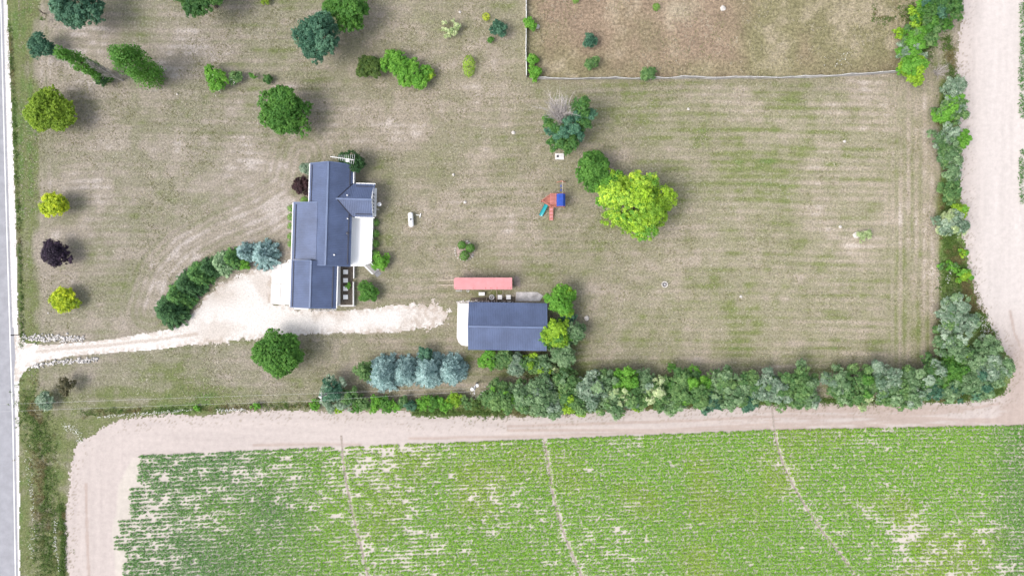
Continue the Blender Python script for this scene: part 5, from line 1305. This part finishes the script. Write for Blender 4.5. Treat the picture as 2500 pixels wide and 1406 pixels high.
for px, py, r, h, pal, p2 in (
    (2300, 12, 44, 6, 'dark', 'teal'), (2262, 15, 26, 4, 'bright', 'green'), (2236, 45, 26, 3, 'green', 'yelgr'), (2265, 62, 30, 3.5, 'mid', 'green'), (2295, 60, 22, 3, 'green', 'sage'), (2228, 95, 30, 3.6, 'bright', 'mid'), (2258, 95, 24, 3, 'mid', 'green'),
    (2222, 130, 30, 4, 'bright', 'sage'), (2222, 168, 36, 4.5, 'bright', 'yelgr'), (2195, 82, 14, 1.6, 'yelgr', 'bright'), (2330, 212, 27, 4, 'sage', 'grey'), (2325, 250, 24, 3.5, 'bright', 'sage'), (2303, 280, 30, 4.5, 'bright', 'mid'), (2332, 275, 26, 4, 'mid', 'sage'),
    (2302, 340, 30, 4.5, 'sage', 'grey'), (2340, 340, 22, 4, 'bright', 'bright'), (2310, 375, 30, 4.5, 'grey', 'mid'), (2318, 415, 26, 3.5, 'grey', 'sage'), (2318, 468, 26, 3.6, 'mid', 'mid'), (2334, 513, 22, 3, 'yelgr', 'bright'), (2318, 552, 36, 4, 'sage', 'pale'),
    (2350, 671, 18, 2.2, 'yelgr', 'bright'), (2352, 618, 10, 1.5, 'yelgr', 'bright'), (2322, 650, 14, 1.2, 'bright', 'mid'), (2295, 650, 9, 1, 'mid', 'bright')):
    where = 'beside the top of the pasture' if py < 75 else 'by the end of the mesh fence' if py < 190 else 'just past the bare shrub' if py < 300 else 'in line with the half dead tree' if py < 430 else 'in line with the largest tree' if py < 570 else 'in the low weedy stretch'
    plant('hedgerow_tree', 'broad', pal, px, py, r, h, LV[pal].split(' in the hedgerow')[0] + ' in the sand strip hedgerow ' + where, T, HR2, leaf=.23, pal2=p2, mix2=.4, lobes=int(12 + r * .4), loose=.28)
rg_ = np.random.default_rng(9); b = P(2285, 182); ds = empty('bare_shrub', b, label='bare grey shrub in the gap of the hedgerow', category='shrub'); m = MB()
for k in range(22):
    a = rg_.uniform(0, 6.28); l = rg_.uniform(.6, 1.3); twigs(m, (0, 0, 0), (math.cos(a) * l, math.sin(a) * l, rg_.uniform(.6, 1.6)), .035, 2, rg_, 3)
m.build('branches', MAT['greybark'], ds)
for a, b_, lb in (((2221, 68), (2228, 40), 'grey fallen log in the hedgerow weeds, leaning by the pasture'), ((2253, 16), (2260, 2), 'grey fallen log at the top of the hedgerow')):
    A, B = P(*a), P(*b_); o = MB().tube([(0, 0, .25), tuple((B - A) * .5 + Vector((0, 0, .4))), tuple(B - A + Vector((0, 0, .45)))], [.16, .14, .08], 7).build('fallen_log', MAT['greybark'], label=lb, category='log'); o.location = A

# ------------------------------------------------------------------ crop, weeds, flowers (stuff nobody could count)
def scatter_leaves(name, cx, cy, rad, hgt, nleaf, leaf, pal, rng, vig=None, tint=None, mat=None, label=None, cat=None, asp=.6, across=1.0):
    n = len(cx); k = np.repeat(np.arange(n), nleaf); m = len(k)
    a = rng.uniform(0, 6.283, m); q = np.sqrt(rng.random(m)); r = rad[k] * q
    p = np.stack((cx[k] + np.cos(a) * r, cy[k] + np.sin(a) * r * across, hgt[k] * (1.05 - .6 * q) * rng.uniform(.7, 1.1, m) + .03), -1)
    nr = np.stack((np.cos(a) * q * .7, np.sin(a) * q * .7, np.ones(m)), -1) + rng.normal(0, .35, (m, 3))
    t = .4 + rng.normal(0, .28, m) + (0 if tint is None else tint[k])
    if callable(pal): col = pal(p[:, 0], p[:, 1], t)
    else: col = pick(pal, t)
    me = leaf_mesh(name, p, nr, leaf * rng.uniform(.7, 1.3, m) * (1 if vig is None else vig[k]), asp, col, rng)
    o = link(name, me, mat or MAT['leaf'], kind='stuff')
    if label: o['label'] = label; o['category'] = cat
    return o
rg = np.random.default_rng(21)
ROW = 9.65
PX = []; PY = []
starts = lambda y: np.interp(y, [1090, 1186, 1186.5, 1261, 1261.5, 1295, 1295.5, 1341, 1341.5, 1368, 1368.5, 1600], [341, 338, 317, 322, 292, 292, 277, 281, 308, 306, 303, 300])
for k in range(80):
    x = np.arange(270, 2640, 3.4) + rg.uniform(0, 3.4)
    y = croptop(x) + 3 + k * ROW + rg.normal(0, .7, len(x)); x = x + rg.normal(0, .8, len(x))
    s = x > starts(croptop(342) + k * ROW + 0 * x)
    PX.append(x[s]); PY.append(y[s])
PX = np.concatenate(PX); PY = np.concatenate(PY); cx, cy = gx(PX), gy(PY)
v1 = fbm(cx, cy, .05, 4, 201); v2 = fbm(cx * .8, cy * 2.2, .8, 3, 203, .8)
bare = blob(cx, cy, 2200, 1285, 260, 110) * .19 + blob(cx, cy, 450, 1200, 330, 170) * .27 + blob(cx, cy, 1150, 1230, 250, 120) * .05 + blob(cx, cy, 1900, 1120, 50, 60) * .12 - blob(cx, cy, 1600, 1180, 260, 80) * .07 - blob(cx, cy, 2080, 1100, 120, 70) * .06 + blob(cx, cy, 1500, 1085, 300, 22) * .10 + blob(cx, cy, 2350, 1380, 250, 60) * .1
vv = .5 + .75 * (v1 - .5) + 1.0 * (v2 - .5) - bare
vg = sstep(.17, .40, vv)
on = np.zeros(len(cx), bool)
for t in TRACKS: on |= line_dist(cx, cy, M2(t)) < .29
keep = (rg.random(len(cx)) < np.clip(.72 + vg * .5, 0, 1) - .45 * (vv < .12)) & ~on
cx, cy, vg = cx[keep], cy[keep], vg[keep]
def crop_pal(x, y, t):
    a = np.array((.125, .30, .028)); b = np.array((.32, .56, .066)); ya = np.array((.19, .31, .03)); yb_ = np.array((.37, .54, .07)); da = np.array((.08, .20, .055)); db = np.array((.17, .36, .10))
    tt = np.clip(t, 0, 1.2)[:, None]; px = x * S + 1250
    g = a + (b - a) * tt; y_ = ya + (yb_ - ya) * tt; d_ = da + (db - da) * tt
    yl = sstep(.50, .64, fbm(x, y, .06, 3, 211)) * sstep(700, 1100, px); dk_ = np.maximum(1 - sstep(450, 900, px + 300 * (fbm(x, y, .08, 2, 213) - .5)), .6 * sstep(2380, 2480, px))
    c = g + (y_ - g) * yl[:, None] * .8; return c + (d_ - c) * dk_[:, None]
scatter_leaves('bean_crop', cx, cy, .18 + .20 * vg, .2 + .18 * vg, 9, .23, crop_pal, rg, vig=.8 + .35 * vg, label='rows of bright green bean plants on pale sand', cat='crop', across=.86)
# young maize on the far side of the sand strip, just inside the frame
py_ = np.concatenate((np.arange(5, 290, 4.2), np.arange(370, 500, 4.2))); rows = []
yy = []; xx_ = []
for k in range(8):
    yv = py_ + rg.normal(0, 1.0, len(py_)); edge = 2492 + k * 11 + rg.normal(0, 1.6, len(py_)); xx_.append(edge); yy.append(yv)
xx_ = np.concatenate(xx_); yy = np.concatenate(yy); k_ = rg.random(len(xx_)) < .8
scatter_leaves('maize_crop', gx(xx_[k_]), gy(yy[k_]), np.full(k_.sum(), .42), np.full(k_.sum(), .5), 9, .42, 'dark', rg, label='young dark green maize across the sand strip', cat='crop', asp=.25)

def strip_pts(pts, wpx, n, rg):
    pts = np.array(pts, float); seg = np.hypot(*(pts[1:] - pts[:-1]).T); cum = np.concatenate(([0], np.cumsum(seg))); t = rg.uniform(0, cum[-1], n)
    return np.interp(t, cum, pts[:, 0]) + rg.normal(0, wpx / 2.2, n), np.interp(t, cum, pts[:, 1]) + rg.normal(0, wpx / 2.2, n)
wx, wy = [], []
for pts, wd, n in (([(1010, 1004), (1200, 1008), (1400, 1000), (1560, 988), (1860, 982), (2060, 978), (2260, 974), (2400, 968), (2450, 950)], 12, 2600), ([(2330, 600), (2350, 680), (2370, 740), (2400, 800), (2430, 850)], 22, 900),
                   ([(2310, 90), (2325, 180), (2310, 240), (2290, 300)], 16, 450), ([(2310, 480), (2320, 600), (2310, 700)], 26, 700), ([(2215, 20), (2240, 80), (2260, 130)], 26, 500), ([(70, 960), (90, 1040), (110, 1140), (110, 1250), (115, 1400)], 40, 1500), ([(150, 1230), (155, 1320), (152, 1420)], 8, 500),
                   ([(200, 1010), (330, 1003), (480, 998), (620, 994), (760, 990)], 10, 500), ([(2135, 15), (2130, 50), (2180, 45), (2150, 60)], 8, 60), ([(54, 850), (52, 700), (44, 500), (36, 300), (24, 60)], 5, 420), ([(1250, 880), (1330, 915), (1380, 890)], 20, 260)):
    a, b_ = strip_pts(pts, wd, n, rg); wx.append(a); wy.append(b_)
wx, wy = gx(np.concatenate(wx)), gy(np.concatenate(wy)); n = len(wx)
def weed_pal(x, y, t):
    q = fbm(x, y, .35, 3, 231)[:, None]; tt = np.clip(t, 0, 1.2)[:, None]
    g = np.array((.06, .12, .025)) + (np.array((.13, .21, .04)) - np.array((.06, .12, .025))) * tt; br = np.array((.15, .13, .055)) + np.array((.08, .07, .035)) * tt
    return g + (br - g) * sstep(.48, .66, q)
scatter_leaves('weeds', wx, wy, rg.uniform(.15, .42, n), rg.uniform(.1, .45, n), 8, .17, weed_pal, rg, label='rank green weeds along the hedgerows and verges', cat='weeds')
fx, fy = [], []
for pts, wd, n in (([(240, 1018), (330, 1010), (430, 1003), (470, 1000)], 4, 120), ([(530, 1001), (600, 999)], 4, 90), ([(70, 1090), (80, 1200), (85, 1290), (80, 1370)], 10, 70), ([(138, 1260), (138, 1330), (146, 1390)], 4, 50), ([(2390, 770), (2410, 820), (2425, 850)], 12, 110), ([(2245, 970), (2330, 968)], 4, 90),
                   ([(2005, 150), (2050, 160), (2065, 122)], 12, 16), ([(1150, 960), (1170, 970), (1185, 955)], 9, 50), ([(160, 1040), (190, 1050), (200, 1080)], 9, 60), ([(2310, 690), (2318, 660)], 6, 20)):
    a, b_ = strip_pts(pts, wd, n, rg); fx.append(a); fy.append(b_)
fx, fy = gx(np.concatenate(fx)), gy(np.concatenate(fy)); n = len(fx)
o = scatter_leaves('wildflowers', fx, fy, np.full(n, .12), np.full(n, .45), 4, .10, 'pale', rg, mat=MAT['flower'], label='specks of white wildflowers along the field margins', cat='wildflowers')
# white blossom on the lawn shrubs
for nm, px, py, z, n, sp in (('blossom', 523, 182, 2.9, 26, 9), ('blossom', 565, 193, 1.6, 34, 8), ('blossom', 527, 217, 1.6, 16, 8)):
    a = P(px, py, z); cxs = a.x + rg.normal(0, sp / S / 2, n); cys = a.y + rg.normal(0, sp / S / 2, n)
    scatter_leaves('blossom', cxs, cys, np.full(n, .1), np.full(n, z + .1), 3, .12, 'pale', rg, mat=MAT['flower'], label='white blossom on the lawn shrubs', cat='blossom')

# straw and tufts lying in the lawn
n0 = 60000
tx = rg.uniform(gx(45), gx(2280), n0); ty = rg.uniform(gy(985), gy(-20), n0)
q = fbm(tx, ty, .12, 4, 301) + .5 * (fbm(tx, ty, .9, 3, 303) - .5)
tp_x = tx * S + 1250; tp_y = 703 - ty * S
ok = (rg.random(n0) < sstep(.42, .66, q)) & (poly_sdf(tx, ty, drv) < -.2) & (poly_sdf(tx, ty, sandp) < -.3) & ~((tp_x > 655) & (tp_x < 930) & (tp_y > 395) & (tp_y < 760)) & ~((tp_x > 1100) & (tp_x < 1345) & (tp_y > 672) & (tp_y < 860))
tx, ty = tx[ok], ty[ok]; n = len(tx)
def straw_pal(x, y, t):
    m = sstep(.4, .6, fbm(x, y, .8, 2, 305) + .3 * (rg.random(len(x)) - .5))[:, None]
    return (np.array((.46, .42, .35)) * (1 - m) + np.array((.25, .245, .135)) * m) * (.8 + .35 * np.clip(t, 0, 1))[:, None]
scatter_leaves('lawn_straw', tx, ty, np.full(n, .16), np.full(n, .015), 3, .24, straw_pal, rg, label='straw and grass tufts scattered through the dry lawn', cat='grass', asp=.32)
